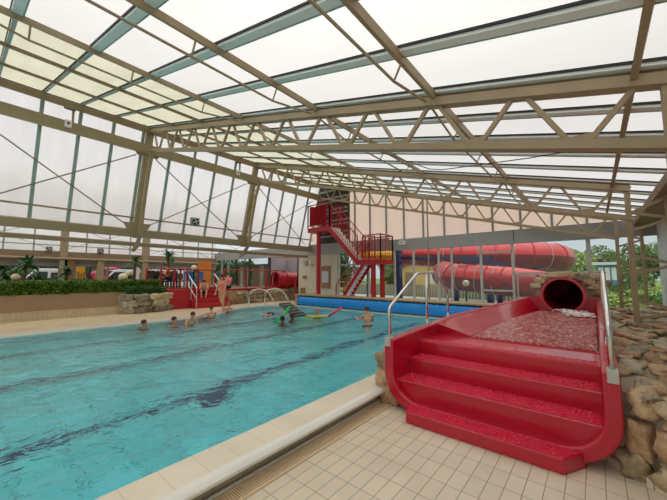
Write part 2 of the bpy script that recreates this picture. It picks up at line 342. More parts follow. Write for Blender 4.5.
# ---- roof
A = 1.37
def roof_quad(y0, y1, dz): return MB().add([(XB, y0, ZR(y0) + dz), (XW, y0, ZR(y0) + dz), (XW, y1, ZR(y1) + dz), (XB, y1, ZR(y1) + dz)], [(0, 3, 2, 1)])
ceil_ = struct(roof_quad(-1.5, 5.76, .165).build('ceiling', 'pan_main'))
ceil2 = struct(roof_quad(5.76, 11.0, .165).build('ceiling_fixed', 'pan_yel'))
barx = [1.05 - .83 * k for k in range(8, 0, -1)] + [1.05, 1.85, 2.7, 3.6, 4.45, 5.28, 6.1, 6.95, 7.82, 8.65, 9.48, 10.3, 11.1, 11.9]
for x in barx:
    for y0, y1, par, wd in ((-1.2, 5.76, ceil_, .1), (5.76, 11.0, ceil2, .05)):
        up = Vector((0, -.263, .965)); d = .12
        MB().beam((x, y0, ZR(y0) + d), (x, y1, ZR(y1) + d), wd, .05, up).build('glazing_bar', 'alu' if par is ceil_ else 'teal', par)
        MB().beam((x - wd / 2 - .012, y0, ZR(y0) + d + .015), (x - wd / 2 - .012, y1, ZR(y1) + d + .015), .012, .025, up).build('rubber_seal', 'black', par)
        if par is ceil_: MB().beam((x + wd / 2 + .008, y0, ZR(y0) + d), (x + wd / 2 + .008, y1, ZR(y1) + d), .016, .06, up).build('edge_profile', 'teal', par)
# tilted glazed wall
wl = struct(MB().add([(XB, YW(2.95) + .08, 2.95), (XW, YW(2.95) + .08, 2.95), (XW, YW(6.62) + .08, 6.62), (XB, YW(6.62) + .08, 6.62)], [(0, 1, 2, 3)]).build('wall_left', 'pan_wall'))
wbar = [1.05 - .83 * k for k in range(8, 0, -1)] + [1.05, 1.87, 2.68, 3.5, 4.4, 5.25, 6.1, 6.95, 7.95, 8.83, 9.66, 10.5, 11.35, 12.1]
for x in wbar: MB().beam((x, YW(3.0) + .03, 3.0), (x, YW(6.6) + .03, 6.6), .085, .05, (0, 1, .2)).build('glazing_bar', 'teal', wl)

# ---- end wall (X = XW)
def ybox(y0, y1, z0, z1, d=.1, x=XW): return MB().box(x, x + d, y0, y1, z0, z1)
b = MB().add([(XW + .03, -1.5, 3.2), (XW + .03, 12.3, 3.2), (XW + .03, 11.2, ZR(11.2) + .2), (XW + .03, -1.5, ZR(-1.5) + .2)], [(0, 1, 2, 3)])
we = struct(b.build('wall_end_upper', 'pan_end'))
for k in range(13):
    y = .08 + .88 * k; MB().box(XW - .03, XW + .06, y - .03, y + .03, 3.2, ZR(y) + .18).build('mullion', 'mull', we)
struct(ybox(-1.5, 7.0, 2.72, 3.2, .15, XW - .06).build('trim_band', 'grey'))
for y in (2.06, 6.95): struct(MB().box(XW - .064, XW - .058, y - .012, y + .012, 2.72, 3.2).build('trim_band_joint', 'dkgrey'))
struct(ybox(7.0, 22.3, 2.74, 3.3, .15, XW - .06).build('trim_fascia', 'grey'))
struct(ybox(-1.5, 11.3, .1, .62, .12).build('wall_end_base', 'grey'))
gl = struct(MB().add([(XW + .05, y, z) for y, z in ((-1.5, .62), (.12, .62), (.12, 2.74), (-1.5, 2.74), (.12, 1.69), (1.42, 1.69), (1.42, 2.74), (1.42, .62), (10.0, .62), (10.0, 2.74))], [(0, 1, 4, 2, 3), (4, 5, 6, 2), (7, 8, 9, 6, 5)]).build('window_1', 'glass'))
for y, wd in ((.09, .11), (2.14, .07), (3.17, .07), (4.24, .06), (4.76, .06), (5.84, .06), (6.74, .06), (8.12, .06), (9.0, .06), (9.93, .1)):
    MB().box(XW, XW + .09, y - wd / 2, y + wd / 2, .6, 2.74).build('mullion', 'galv', gl)
for y0, y1, z in ((2.14, 3.17, 2.45), (2.14, 3.17, 1.08), (.09, 2.14, 1.69), (8.12, 9.93, 2.15), (8.12, 9.93, 1.3)):
    MB().box(XW, XW + .08, y0, y1, z - .03, z + .03).build('transom', 'galv', gl)
MB().box(XW, XW + .07, 1.4, 1.46, .62, 1.66).build('mullion', 'galv', gl)
MB().box(XW, XW + .07, 2.0, 2.04, .62, 1.66).build('mullion', 'galv', gl); MB().box(XW, XW + .07, 1.4, 2.04, 1.58, 1.62).build('transom', 'galv', gl)
# cream service wall and dark louvre above
struct(ybox(10.0, 12.95, .2, 2.74, .12).build('wall_service', 'cream'))
lv = struct(MB().box(XW - .1, XW + .02, 9.2, 11.3, 3.3, 6.3).build('wall_louvre', 'dkgrey'))
for k in range(14): MB().box(XW - .13, XW - .1, 9.25, 11.25, 3.4 + k * .2, 3.5 + k * .2).build('louvre_blade', 'grey' if k % 3 else 'dkgrey', lv)
# side wall facing the pool on the right, glazed with pale boards
rw = struct(MB().add([(XB, -1.5, .3), (XW, -1.5, .3), (XW, -1.5, 3.1), (XB, -1.5, 3.1)], [(0, 1, 2, 3)]).build('wall_right', 'pan_wall'))
for k in range(36):
    x = XW - .2 - k * .5
    MB().box(x - .19, x + .19, -1.46, -1.38, .7, 2.78).build('board', 'board', rw); MB().box(x + .2, x + .225, -1.45, -1.41, .7, 2.78).build('rubber_seal', 'black', rw)
MB().box(XB, XW, -1.5, -1.34, .62, .72).build('sill', 'board', rw)
struct(MB().box(XB, XW - .02, -1.56, -.92, 3.02, 3.18).build('trim_gutter', 'steel_d'))
struct(MB().box(XB, XW - .02, -1.56, -1.38, 2.78, 3.02).build('trim_gutter_fascia', 'white'))
# rear wall behind the camera and annex shell
struct(MB().add([(XB, -1.5, 0), (XB, 22, 0), (XB, 22, 6.8), (XB, -1.5, 3.2)], [(0, 1, 2, 3)]).build('wall_rear', 'pan_back'))
struct(MB().add([(XB, 12.0, 4.7), (XW, 12.0, 4.7), (XW, 22.2, 4.7), (XB, 22.2, 4.7)], [(0, 1, 2, 3)]).build('ceiling_annex', 'pan_main'))
YA = 22.0
wa = struct(MB().add([(XB, YA, 2.9), (XW, YA, 2.9), (XW, YA, 4.7), (XB, YA, 4.7)], [(0, 1, 2, 3)]).build('wall_annex_upper', 'pan_wall'))
for k in range(17): MB().box(XB + .6 + k * 1.08, XB + .66 + k * 1.08, YA - .05, YA, 2.9, 4.7).build('glazing_bar', 'mull', wa)
MB().box(XB, XW, YA - .06, YA - .02, 3.22, 3.26).build('rail', 'steel_d', wa)
for k in range(4):
    x0 = -1.2 + k * 4.3
    MB().tube([(x0, YA - .1, 4.6), (x0 + 4.3, YA - .1, 2.9)], .012, 6).build('brace_rod', 'steel_d', wa)
    MB().tube([(x0 + 4.3, YA - .1, 4.6), (x0, YA - .1, 2.9)], .012, 6).build('brace_rod', 'steel_d', wa)
struct(MB().box(XB, XW, YA - .25, YA + .05, 2.6, 2.9).build('trim_annex_beam', 'steel_d'))
struct(MB().tube([(XB, YA - .35, 2.52), (XW, YA - .35, 2.52)], .07, 8).build('trim_annex_pipe', 'steel'))
struct(MB().box(XB, XW, YA - .02, YA + .05, 2.12, 2.6).build('trim_valance', 'valance'))
ga = struct(MB().add([(XB, YA + .02, .9), (XW, YA + .02, .9), (XW, YA + .02, 2.12), (XB, YA + .02, 2.12)], [(0, 1, 2, 3)]).build('window_2', 'glass'))
for k in range(11): MB().box(XB + .9 + k * 1.5, XB + .96 + k * 1.5, YA, YA + .06, .9, 2.12).build('mullion', 'mull', ga)
for k in range(9): MB().box(6.9 + k * .58, 7.08 + k * .58, YA - .12, YA - .08, .95, 2.14).build('blind', 'white', ga)
struct(MB().box(XB, XW, YA - .03, YA + .1, .1, .9).build('wall_annex_base', 'brownwall'))
for x, m_ in ((3.35, 'steel'), (3.62, 'bark'), (5.0, 'steel'), (7.3, 'steel'), (11.6, 'steel_d'), (-1.5, 'steel')):
    wd = .16 if m_ != 'bark' else .22
    struct(MB().box(x - wd, x + wd, YA - .35, YA - .1, .95, 4.7 if x in (3.35, 7.3) else 2.6).build('trim_annex_column', m_))
# planter and terrace
struct(MB().box(XB, 5.45, 13.85, YA - .03, .2, .92).build('floor_planter', 'soil'))
struct(MB().box(5.45, XW, 14.0, YA - .03, .2, .93).build('floor_terrace', 'terr'))
b = MB(); n = 24
for i in range(n + 1):
    x = lerp(XB, 4.2, i / n); 
    b.v += [Vector((x, 13.55, .2)), Vector((x, 13.55, .48)), Vector((x, 13.6, .49)), Vector((x, 13.82, 1.0)), Vector((x, 13.95, 1.0)), Vector((x, 13.95, .2))]
for i in range(n):
    for k in range(5): b.f.append([i * 6 + k, (i + 1) * 6 + k, (i + 1) * 6 + k + 1, i * 6 + k + 1])
b.f.append([n * 6 + k for k in range(6)])
pw = struct(b.build('wall_planter', 'brownwall'))
struct(MB().box(XB, 4.45, 13.51, 13.56, .2, .48).build('baseboard_planter', 'kerb'))

# cafe glazed front on the end-wall plane, beyond the pool hall
cf = struct(MB().add([(XW + .05, 15.5, .93), (XW + .05, 22.2, .93), (XW + .05, 22.2, 2.74), (XW + .05, 15.5, 2.74)], [(0, 1, 2, 3)]).build('window_3', 'glass'))
for y in (15.5, 17.6, 19.2, 20.2, 21.1, 22.1): MB().box(XW - .02, XW + .08, y - .08, y + .08, .93, 2.74).build('mullion', 'dkgrey' if y < 20 else 'mull', cf)
MB().box(XW - .02, XW + .08, 15.5, 19.2, 2.28, 2.36).build('transom', 'dkgrey', cf)
for y0, y1, m_ in ((15.6, 16.2, 'tan'), (16.25, 16.6, 'curtain'), (16.65, 17.4, 'tan'), (17.7, 18.0, 'curtain'), (18.05, 18.5, 'tan'), (18.55, 18.8, 'curtain'), (18.85, 19.1, 'tan')):
    MB().box(XW + .12, XW + .16, y0, y1, .95, 2.28).build('blind', m_, cf)
struct(MB().box(XW + 1.4, XW + 1.5, 12.95, 15.45, .9, 2.74).build('wall_alcove', 'lilac'))
struct(MB().box(XW, XW + 1.5, 12.85, 12.95, .2, 2.74).build('wall_alcove_side', 'lilac')); struct(MB().box(XW, XW + 1.5, 15.45, 15.55, .2, 2.74).build('wall_alcove_flank', 'lilac')); struct(MB().box(XW, XW + 1.5, 12.95, 15.45, .2, .93).build('floor_alcove', 'terr'))
struct(MB().box(XW + 3.0, XW + 3.1, 13, 19.5, 0, 3.2).build('wall_cafe_rear', 'tan'))
# outdoor ground
struct(MB().prism([(-60, 22.05), (12.32, 22.05), (12.32, -1.65), (-60, -1.65), (-60, -80), (170, -80), (170, 150), (-60, 150)], -.1, .0).build('ground_outdoor', 'grass'))
struct(MB().box(XW + .13, 20.5, 1.0, 21.9, .0, .15).build('ground_paving', 'pave'))
struct(MB().box(XB, 12.2, YA + .12, 40, .0, .12).build('ground_car_park', 'pave'))

# ================================================================== STEEL FRAME
def truss(X, label, s=1.0):
    t = thing('roof_truss', (X, 5, 0), label, 'roof truss'); h = .11
    MB().beam((X, -.6, ZR(-.6)), (X, 11.02, ZR(11.02)), .13, .1).build('top_chord', 'steel', t)
    MB().beam((X, -.6, ZR(-.6) + .09), (X, 11.02, ZR(11.02) + .09), .05, .1).build('packing_rail', 'steel_d', t)
    MB().beam((X, -.6, ZB(-.6)), (X, 10.85, ZB(10.85)), .12, .085).build('bottom_chord', 'steel', t)
    n = 12; dy = 11.1 / n
    for k in range(n):
        y0 = -.42 + k * dy; ym = y0 + dy * .5
        for a, b_ in ((y0 + .06, ym - .06), (y0 + dy - .06, ym + .06)):
            MB().beam((X, a, ZR(a) - .03), (X, b_, ZB(b_) + .02), .045, .045, (1, 0, 0)).build('brace', 'steel', t)
        MB().box(X - .008, X + .008, ym - .12, ym + .12, ZB(ym), ZB(ym) + .1).build('gusset', 'steel', t)
    return t
LEGL = ['near the speaker box', 'in the middle of the hall', 'just in front of the end wall']
truss(3.65, 'large beige steel roof truss nearest the camera, crossing above the big pool'); truss(7.85, 'beige steel roof truss in the middle of the hall, second one from the end wall'); truss(11.9, 'beige steel roof truss just in front of the end wall, above the grey band')
def leg(X, label):
    t = thing('leaning_lattice_leg', (X, 12.0, 2.5), label, 'steel leg')
    MB().beam((X, YW(6.45) - .08, 6.45), (X, YW(2.9) - .1, 2.9), .2, .16, (0, 1, 0)).build('outer_chord', 'steel', t)
    P = [(10.72, 5.6), (10.97, 5.05), (11.25, 4.0), (11.42, 2.95), (11.75, 2.58), (12.05, 2.5)]
    b = MB()
    for a, c in zip(P, P[1:]): b.beam((X, a[0], a[1]), (X, c[0], c[1] - .03), .1, .09, (0, 1, .3))
    b.build('inner_chord', 'steel', t)
    for k in range(6):
        z = 5.2 - k * .42; yi = 10.94 + (5.1 - z) * .23
        zz = z - .21 if k % 2 else z + .21
        MB().beam((X, yi, z), (X, YW(zz) - .12, zz), .035, .035, (1, 0, 0)).build('brace', 'steel', t)
    MB().beam((X, 11.42, 2.95), (X, YW(2.7) - .02, 2.52), .06, .06, (1, 0, 0)).build('brace', 'steel', t)
    for z in (5.65, 3.28): MB().add([(X - .42, YW(z) - .14, z + .1), (X - .3, YW(z) - .12, z - .12), (X + .3, YW(z) - .12, z - .12), (X + .42, YW(z) - .14, z + .1), (X + .42, YW(z) - .17, z + .1), (X + .3, YW(z) - .15, z - .12), (X - .3, YW(z) - .15, z - .12), (X - .42, YW(z) - .17, z + .1)], [(0, 1, 2, 3), (4, 5, 6, 7), (0, 3, 4, 7), (1, 6, 5, 2), (0, 7, 6, 1), (3, 2, 5, 4)]).build('gusset', 'steel', t)
leg(3.65, 'leaning lattice steel leg of the tilted glass wall, above the green hedge'); leg(7.85, 'leaning lattice steel leg of the tilted glass wall, above the stone terrace wall')
def rcol(X, label, z0):
    t = thing('lattice_column', (X, -.8, z0), label, 'steel column')
    MB().box(X - .04, X + .04, -.59, -.51, z0, ZR(-.55)).build('front_chord', 'steel', t)
    MB().box(X - .035, X + .035, -1.09, -1.02, z0, 3.02).build('rear_chord', 'steel', t)
    for k in range(3):
        zc = z0 + .3 + .8 * k
        for q in (-.17, .17): MB().beam((X, -.56, zc + q), (X, -1.05, zc + q * .1), .04, .05, (0, 0, 1)).build('brace', 'steel', t)
    MB().beam((X, -.56, 2.75), (X, -1.05, 2.98), .05, .05).build('brace', 'steel', t)
rcol(3.65, 'lattice steel column carrying the truss nearest the camera', .66)
rcol(7.85, 'beige lattice steel column standing on the stones beside the steel slide rail', .7)
rcol(11.9, 'beige lattice steel column standing at the end wall in front of the greenery', .7)
# beams along the tilted wall
o = MB().beam((XB, YW(5.78) - .12, 5.78), (XW, YW(5.78) - .12, 5.78), .2, .3, (0, -.25, .97)).build('wall_beam', 'steel'); tag(o, 'upper horizontal steel beam running the length of the tilted glass wall', 'steel beam')
o = MB().beam((XB, YW(3.05) - .1, 3.05), (XW, YW(3.05) - .1, 3.05), .2, .26, (0, -.25, .97)).build('wall_beam', 'steel'); tag(o, 'lower horizontal steel beam along the foot of the tilted glass wall', 'steel beam')
o = MB().beam((XB, YW(3.56) - .02, 3.56), (XW, YW(3.56) - .02, 3.56), .05, .05).build('wall_rail', 'steel'); tag(o, 'thin steel rail crossing the tilted glass wall above its lower beam', 'rail')
o = MB().tube([(XB, 12.1, 2.74), (XW - .1, 12.1, 2.66)], .075, 12).build('long_pipe', 'steel', smooth=True); tag(o, 'long beige round pipe running under the lower wall beam', 'pipe')
for i, (a, c) in enumerate(((-.55, 3.65), (3.65, 7.85), (7.85, 11.95))):
    nm = ('beside the lamp bracket, above the planter', 'between the two leaning legs', 'next to the red stair tower')[i]
    for z0, z1, w_ in ((5.55, 3.3, 'falling'), (3.3, 5.55, 'rising')):
        o = MB().tube([(a + .3, YW(z0) - .05, z0), (c - .3, YW(z1) - .05, z1)], .018, 6).build('brace_rod', 'steel_d')
        tag(o, '%s diagonal steel rod bracing the tilted glass wall %s' % (w_, nm), 'rod')
# purlins
for y, dz, w_, h_, lab, rod in ((-.36, .05, .05, .09, 'beige steel roof purlin along the low right eave above the lattice columns', 0), (1.4, .07, .05, .08, 'beige steel roof purlin with tie rod above the red slide stairs', 1),
                     (3.39, .07, .05, .08, 'beige steel roof purlin with tie rod above the near pool edge', 1), (5.55, .07, .05, .08, 'beige steel roof purlin with tie rod where clear panels meet yellowed ones', 1),
                     (7.32, .08, .09, .05, 'broad brown roof purlin under the yellowed panels, beside the tie rod purlin', 0), (9.0, .08, .09, .05, 'broad brown roof purlin under the yellowed panels, between its neighbour and the eave', 0),
                     (10.85, .0, .16, .2, 'brown steel eave beam where the roof meets the tilted glass wall', 0)):
    t = thing('roof_purlin', (3, y, ZR(y)), lab, 'purlin'); z = ZR(y) + dz
    MB().beam((XB, y, z), (XW, y, z), w_, h_, (0, -.263, .965)).build('rail', 'steel' if rod or y < 0 else 'steel_d', t)
    if rod:
        for a in (-.55, 3.65, 7.85):
            bb = min(a + 4.2, 11.9); off = y + .09; P = [(a + .1, off, z - .06), (a + .9, off, z - .2), (a + 3.3, off, z - .2), (bb - .1, off, z - .06)]
            r = MB().tube(P, .016, 6).build('tie_rod', 'steel', t)
            for x in (a + .9, a + 2.1, a + 3.3): MB().tube([(x, off, z - .2), (x, y, z - .04)], .012, 6).build('spacer', 'steel', r)
o = MB().tube([(5.4, 3.39, 4.24), (5.1, 2.1, 3.46), (5, 1.84, 3.36), (5, .6, 3.25), (4.98, -.36, 3.2)], .008, 5).build('black_cable', 'black'); tag(o, 'thin black cable slung across under the roof behind the near truss', 'cable')
# tall slim pole in front of the end wall
o = MB().tube([(11.05, 4.68, .68), (11.05, 4.68, 4.6)], .03, 8).build('slim_pole', 'steel', smooth=True); tag(o, 'tall slim beige pole rising from the timber ledge to the roof', 'pole')
o = MB().box(12.05, 12.14, 6.15, 6.42, 2.95, 3.12).build('small_sign', 'white'); tag(o, 'small white sign plate on the grey band of the end wall', 'sign')
MB().box(12.04, 12.05, 6.2, 6.37, 3.0, 3.07).build('print', 'curtain', o)

# ================================================================== SLIDE BASIN
sl = thing('water_slide_basin', (5, 1, 0), 'large red fibreglass slide run-out with steps, in front beside the stone mound', 'water slide')
XF, XE = 3.42, 9.7
def yl(x): return 2.05 if x < 5.7 else lerp(2.05, 1.46, (x - 5.7) / 4.0)
def zr_(x): return lerp(.82, 1.04, (x - XF) / (XE - XF))
xs = [XF + .0, 3.7, 4.2, 5, 5.7, 6.5, 7.5, 8.6, XE]
# shell: left wall, right wall as thick U section, swept
def section(x, t=0.0):
    L = yl(x); R = -.12; z = zr_(x); r = .42
    outer = [(L, z)]; inner = [(L - .12, z)]
    for k in range(9):
        a = pi / 2 * k / 8; outer.append((L - r + r * cos(a), r - r * sin(a) + .01)); inner.append((L - .12 - (r - .1) + (r - .1) * cos(a), r - (r - .1) * sin(a) + .03))
    for k in range(9):
        a = pi / 2 * k / 8; outer.append((R + r - r * sin(a), r - r * cos(a) + .01)); inner.append((R + .12 + (r - .1) - (r - .1) * sin(a), r - (r - .1) * cos(a) + .03))
    outer.append((R, z)); inner.append((R + .12, z)); return outer, inner
b = MB(); S = [section(x) for x in xs]; n = len(S[0][0])
for i, x in enumerate(xs):
    for q in S[i][0]: b.v.append(Vector((x, q[0], q[1])))
    for q in S[i][1]: b.v.append(Vector((x, q[0], q[1])))
for i in range(len(xs) - 1):
    A0 = i * 2 * n; B0 = (i + 1) * 2 * n
    for k in range(n - 1):
        b.f.append([A0 + k, A0 + k + 1, B0 + k + 1, B0 + k]); b.f.append([A0 + n + k, B0 + n + k, B0 + n + k + 1, A0 + n + k + 1])
    b.f.append([A0, B0, B0 + n, A0 + n]); b.f.append([A0 + n - 1, A0 + 2 * n - 1, B0 + 2 * n - 1, B0 + n - 1])
for k in range(n - 1): b.f.append([k, n + k, n + k + 1, k + 1])
bm = bmesh.new(); me_ = bpy.data.meshes.new('x'); 
shell = b.build('shell', 'red', sl, smooth=True); bevel(shell, .02, 3)
# risers and treads
st = [(3.5, .34, .12), (3.83, .53, .34), (4.15, .70, .53)]
# steps follow the U bottom: each tread block is clipped by the rounded corners
def ublock(x0, x1, ztop, name, m):
    L = yl(x0) - .115; R = -.005; r = .33; pts = []
    z0 = .035
    for k in range(9):
        a = pi / 2 * k / 8; zz = r - r * sin(a) + z0
        if zz < ztop: pts.append((L - r + r * cos(a), zz))
    for k in range(9):
        a = pi / 2 * k / 8; zz = r - r * cos(a) + z0
        if zz < ztop: pts.append((R + r - r * sin(a), zz))
    if ztop > r + z0: pts = [(L, ztop)] + pts + [(R, ztop)]
    else:
        c = sqrt(max(0, r * r - (r + z0 - ztop) ** 2)); pts = [(L - r + c, ztop)] + pts + [(R + r - c, ztop)]
    m_ = len(pts); bb = MB().add([(x0, y, z) for y, z in pts] + [(x1, y, z) for y, z in pts], [list(range(m_))[::-1], list(range(m_, 2 * m_))] + [(i, (i + 1) % m_, m_ + (i + 1) % m_, m_ + i) for i in range(m_)])
    return bevel(bb.build(name, m, sl), .012, 3)
ublock(3.5, 3.86, .345, 'step', 'red'); ublock(3.83, 4.2, .53, 'step', 'red'); ublock(4.15, 4.86, .70, 'top_step', 'red')
for x0, x1, z in ((3.515, 3.828, .345), (3.845, 4.148, .53), (4.165, 4.33, .70)):
    MB().box(x0, x1, .02, yl(x0) - .15, z, z + .004).build('tread_pad', 'tread', sl)
def lozenges(x0, x1, y0, y1, z, name='grip_pattern'):
    b = MB(); nx = max(2, int((x1 - x0) / .042)); ny = int((y1 - y0) / .06)
    for i in range(nx):
        for j in range(ny):
            cx = lerp(x0, x1, (i + .5) / nx); cy = lerp(y0, y1, (j + .5 + .5 * (i % 2) * .9) / ny); s_ = 1 if (i + j) % 2 else -1
            d = Vector((.35 * s_, 1, 0)).normalized() * .024; n = Vector((-d.y, d.x, 0)) * .42
            p = Vector((cx, cy, z)); u = Vector((0, 0, .006)); b.add([p - d, p + n, p + d, p - n, p - d * .4 + u, p + n * .4 + u, p + d * .4 + u, p - n * .4 + u], [(4, 5, 6, 7), (0, 1, 5, 4), (1, 2, 6, 5), (2, 3, 7, 6), (3, 0, 4, 7)])
    tag(b.build(name, 'tread', sl), kind='stuff')
lozenges(3.52, 3.82, .05, 1.86, .35); lozenges(3.85, 4.14, .03, 1.88, .535); lozenges(4.17, 4.32, .03, 1.88, .705); lozenges(3.23, 3.43, .3, 1.66, .127)
MB().box(4.80, 4.86, .0, 1.93, .70, .71).build('weir_lip', 'red', sl)
# box step at the foot
bx = bevel(MB().add([(3.2, .27, 0), (3.2, 1.66, 0), (3.45, 1.75, 0), (3.45, .13, 0), (3.2, .27, .125), (3.2, 1.66, .125), (3.45, 1.75, .125), (3.45, .13, .125)],
    [(0, 1, 2, 3), (4, 7, 6, 5), (0, 4, 5, 1), (1, 5, 6, 2), (2, 6, 7, 3), (3, 7, 4, 0)]).build('foot_step', 'red', sl), .012, 2)
MB().add([(3.215, .28, .126), (3.215, 1.65, .126), (3.44, 1.73, .126), (3.44, .15, .126)], [(0, 3, 2, 1)]).build('tread_pad', 'tread', sl)
# back wall of the basin and tube
YT, ZT, RT = .62, 1.12, .40
b = MB(); arc = []
for k in range(13):
    a = pi + pi * k / 12; arc.append((YT - RT * cos(a), ZT + RT * sin(a)))   # lower half circle, from -y side to +y side
top = [(y, z) for y, z in arc]
pts = [(-.12, 1.04)] + [p for p in sorted(top) if True] + [(yl(XE), 1.04), (yl(XE), .1), (-.12, .1)]
pts = [(y, min(z, 1.2)) for y, z in pts]
m_ = len(pts); b.add([(XE - .03, y, z) for y, z in pts] + [(XE + .03, y, z) for y, z in pts], [list(range(m_)), list(range(m_, 2 * m_))[::-1]] + [(i, m_ + i, m_ + (i + 1) % m_, (i + 1) % m_) for i in range(m_)])
b.build('back_wall', 'red', sl)
def ring_tube(path, R, th, n=32):
    b = MB(); k = len(path)
    b.tube(path, R, n, cap=False); base = len(b.v); b.tube(path, R - th, n, cap=False)
    for i in range(n):
        j = (i + 1) % n; b.f.append([i, base + i, base + j, j]); e = (k - 1) * n; b.f.append([e + i, e + j, base + e + j, base + e + i])
    return b
ring_tube([(XE - .25, YT, ZT), (XE + .3, YT, ZT)], RT + .055, .06).build('tube_collar', 'red', sl, smooth=True)
fb = ring_tube([(XE + .1, YT, ZT), (XE + 1.2, YT, ZT + .02), (XE + 2.7, YT + .15, ZT + .1), (XE + 3.5, YT + .35, ZT + .12), (XE + 4.4, YT + 1.0, ZT + .2), (XE + 4.9, YT + 1.9, ZT + .25), (XE + 5.0, YT + 2.8, ZT + .3)], RT + .03, .03)
fb.f.append([6 * 32 + k for k in range(32)]); fb.build('flume', 'redm', sl, smooth=True)
WP = [(4.86, .02), (4.86, 1.42), (6.0, 1.42), (7.4, 1.36), (XE - .03, 1.1), (XE - .03, .02)]
MB().prism([(x, y) for x, y in WP][::-1], .605, .722).build('running_water', 'slidewater', sl)
b = MB(); BK = [(lerp(4.86, XE - .03, k / 16), yl(lerp(4.86, XE - .03, k / 16)) - .12, 1.44 if k < 4 else lerp(1.44, 1.12, ((k - 4) / 12) ** 1.5)) for k in range(17)]
for x, y, y2 in BK: b.v += [Vector((x, y, zr_(x) - .02)), Vector((x, y2, .718)), Vector((x, y2, .6)), Vector((x, y, .6))]
for k in range(16):
    for q in range(3): b.f.append([k * 4 + q, k * 4 + q + 1, k * 4 + q + 5, k * 4 + q + 4])
b.f += [[0, 1, 2, 3][::-1]]
b.build('sloping_bank', 'red', sl, smooth=True)
bb = MB().add([(4.86, .0, .6), (4.86, 1.94, .6), (5.7, 1.94, .6), (XE - .03, 1.36, .62), (XE - .03, .0, .62)], [(0, 4, 3, 2, 1)]).build('basin_floor', 'red', sl)
b = MB()
for k in range(260):
    x = random.uniform(8.3, 9.6); y = random.gauss(lerp(.15, .6, (x - 8.3) / 1.3), .14)
    if .03 < y < 1.2: b.ball((x, y, .75 + random.uniform(0, .03)), (random.uniform(.015, .05), random.uniform(.015, .05), random.uniform(.008, .02)), 6, 4)
tag(b.build('foam', 'foam', sl, smooth='all'), kind='stuff')

# slide handrails
def rail_tube(pts, r=.021):
    P = [Vector(p) for p in pts]; out = [P[0]]
    for a, p, c in zip(P, P[1:], P[2:]):
        d1 = (a - p).normalized(); d2 = (c - p).normalized(); q = .07
        A_, C_ = p + d1 * q, p + d2 * q
        for t in (0, .25, .5, .75, 1): out.append((1 - t) ** 2 * A_ + 2 * t * (1 - t) * p + t * t * C_)
    out.append(P[-1]); return MB().tube(out, r, 12)
for y, lab in ((2.0, 'chrome steel handrail on the pool side rim of the big red slide'), (-.07, 'chrome steel handrail on the rim of the big red slide beside the stones')):
    t = thing('slide_handrail', (3.5, y, .82), lab, 'handrail')
    rail_tube([(3.47, y, .78), (3.47, y, 1.2), (4.3, y, 1.64), (4.95, y, 1.66), (5.5, y, 1.32), (5.5, y, zr_(5.5))]).build('rail', 'chrome', t, smooth='all')
    MB().tube([(4.62, y, zr_(4.62)), (4.62, y, 1.64)], .02, 12).build('post', 'chrome', t, smooth='all')
    bevel(MB().box(3.405, 3.52, y - .04, y + .035, .735, .84).build('bracket', 'galv', t), .006)
    for x in (4.62, 5.5): MB().tube([(x, y, zr_(x)), (x, y, zr_(x) + .012)], .04, 12).build('flange', 'chrome', t)

# ================================================================== STONE WORK
def stones(parent, spots, seed0=0):
    for i, (c, sx, sy, sz, rz, m) in enumerate(spots):
        MB().rock(c, sx, sy, sz, rz, seed0 + i).build('stone', m, parent, smooth='all')
random.seed(5)
SM = ['stone', 'stone', 'stone_r', 'stone_g']
md = thing('rubble_mound', (7, -.8, 0), 'mortared rubble stone mound filling the side of the slide under the lattice columns', 'stone mound')
def zm(x, y):
    return .64 + .05 * min(1, (x - 3.4) / 3) + .05 * noise.noise(Vector((x * 1.4, y * 2, 3))) + .1 * max(0, (-.5 - y))
b = MB(); nx, ny = 44, 10; ys = [lerp(-.13, -1.48, j / ny) for j in range(ny + 1)]
def xfront(y): return 3.62 + (y + .1) * .62
for i in range(nx + 1):
    for j in range(ny + 1): x = lerp(xfront(ys[j]), 12.15, i / nx); b.v.append(Vector((x, ys[j], zm(x, ys[j]))))
for i in range(nx):
    for j in range(ny): a = i * (ny + 1) + j; b.f.append([a, a + 1, a + ny + 2, a + ny + 1])
k0 = len(b.v)
for j in range(ny + 1): b.v.append(Vector((xfront(ys[j]) + .02, ys[j], 0)))
for j in range(ny): b.f.append([j, k0 + j, k0 + j + 1, j + 1])
b.build('mortar_bed', 'mortar', md, smooth=True)
sp = []
# front face, rows of rounded stones
row = [(.1, .1), (.33, .13), (.58, .11)]
for ri, (z, hz) in enumerate(row):
    y = -.1 - .04 * ri
    while y > -1.4:
        w_ = random.uniform(.07, .1) if y > -.2 else random.uniform(.13, .21); yy = y - w_; sp.append(((xfront(yy) - .0, yy, z + random.uniform(-.02, .02)), .1, w_ * 1.04, hz * random.uniform(.9, 1.05), -.5, random.choice(['stone', 'stone', 'stone_g', 'stone_r']))); y -= 2 * w_ + .005
# top slabs
for k in range(76):
    t = (k / 76) ** 1.6; x = lerp(3.75, 11.9, t) + random.uniform(-.15, .15); y = random.uniform(-.24, -1.4)
    y = [-.27, -.52, -.82, -1.2][k % 4] + random.uniform(-.08, .08)
    s_ = lerp(.16, .3, t)
    sp.append(((x, y, zm(x, y) + .01), s_ * random.uniform(.7, 1.8), s_ * random.uniform(.3, .55), .035 * random.uniform(.8, 1.5), random.uniform(-.5, .5), random.choice(['stone', 'stone_r', 'stone_r', 'stone_g'])))
stones(md, sp, 0)
bevel(MB().box(9.6, 10.6, -.95, -.6, .74, .84).build('flat_slab', 'stone_g', md), .02)
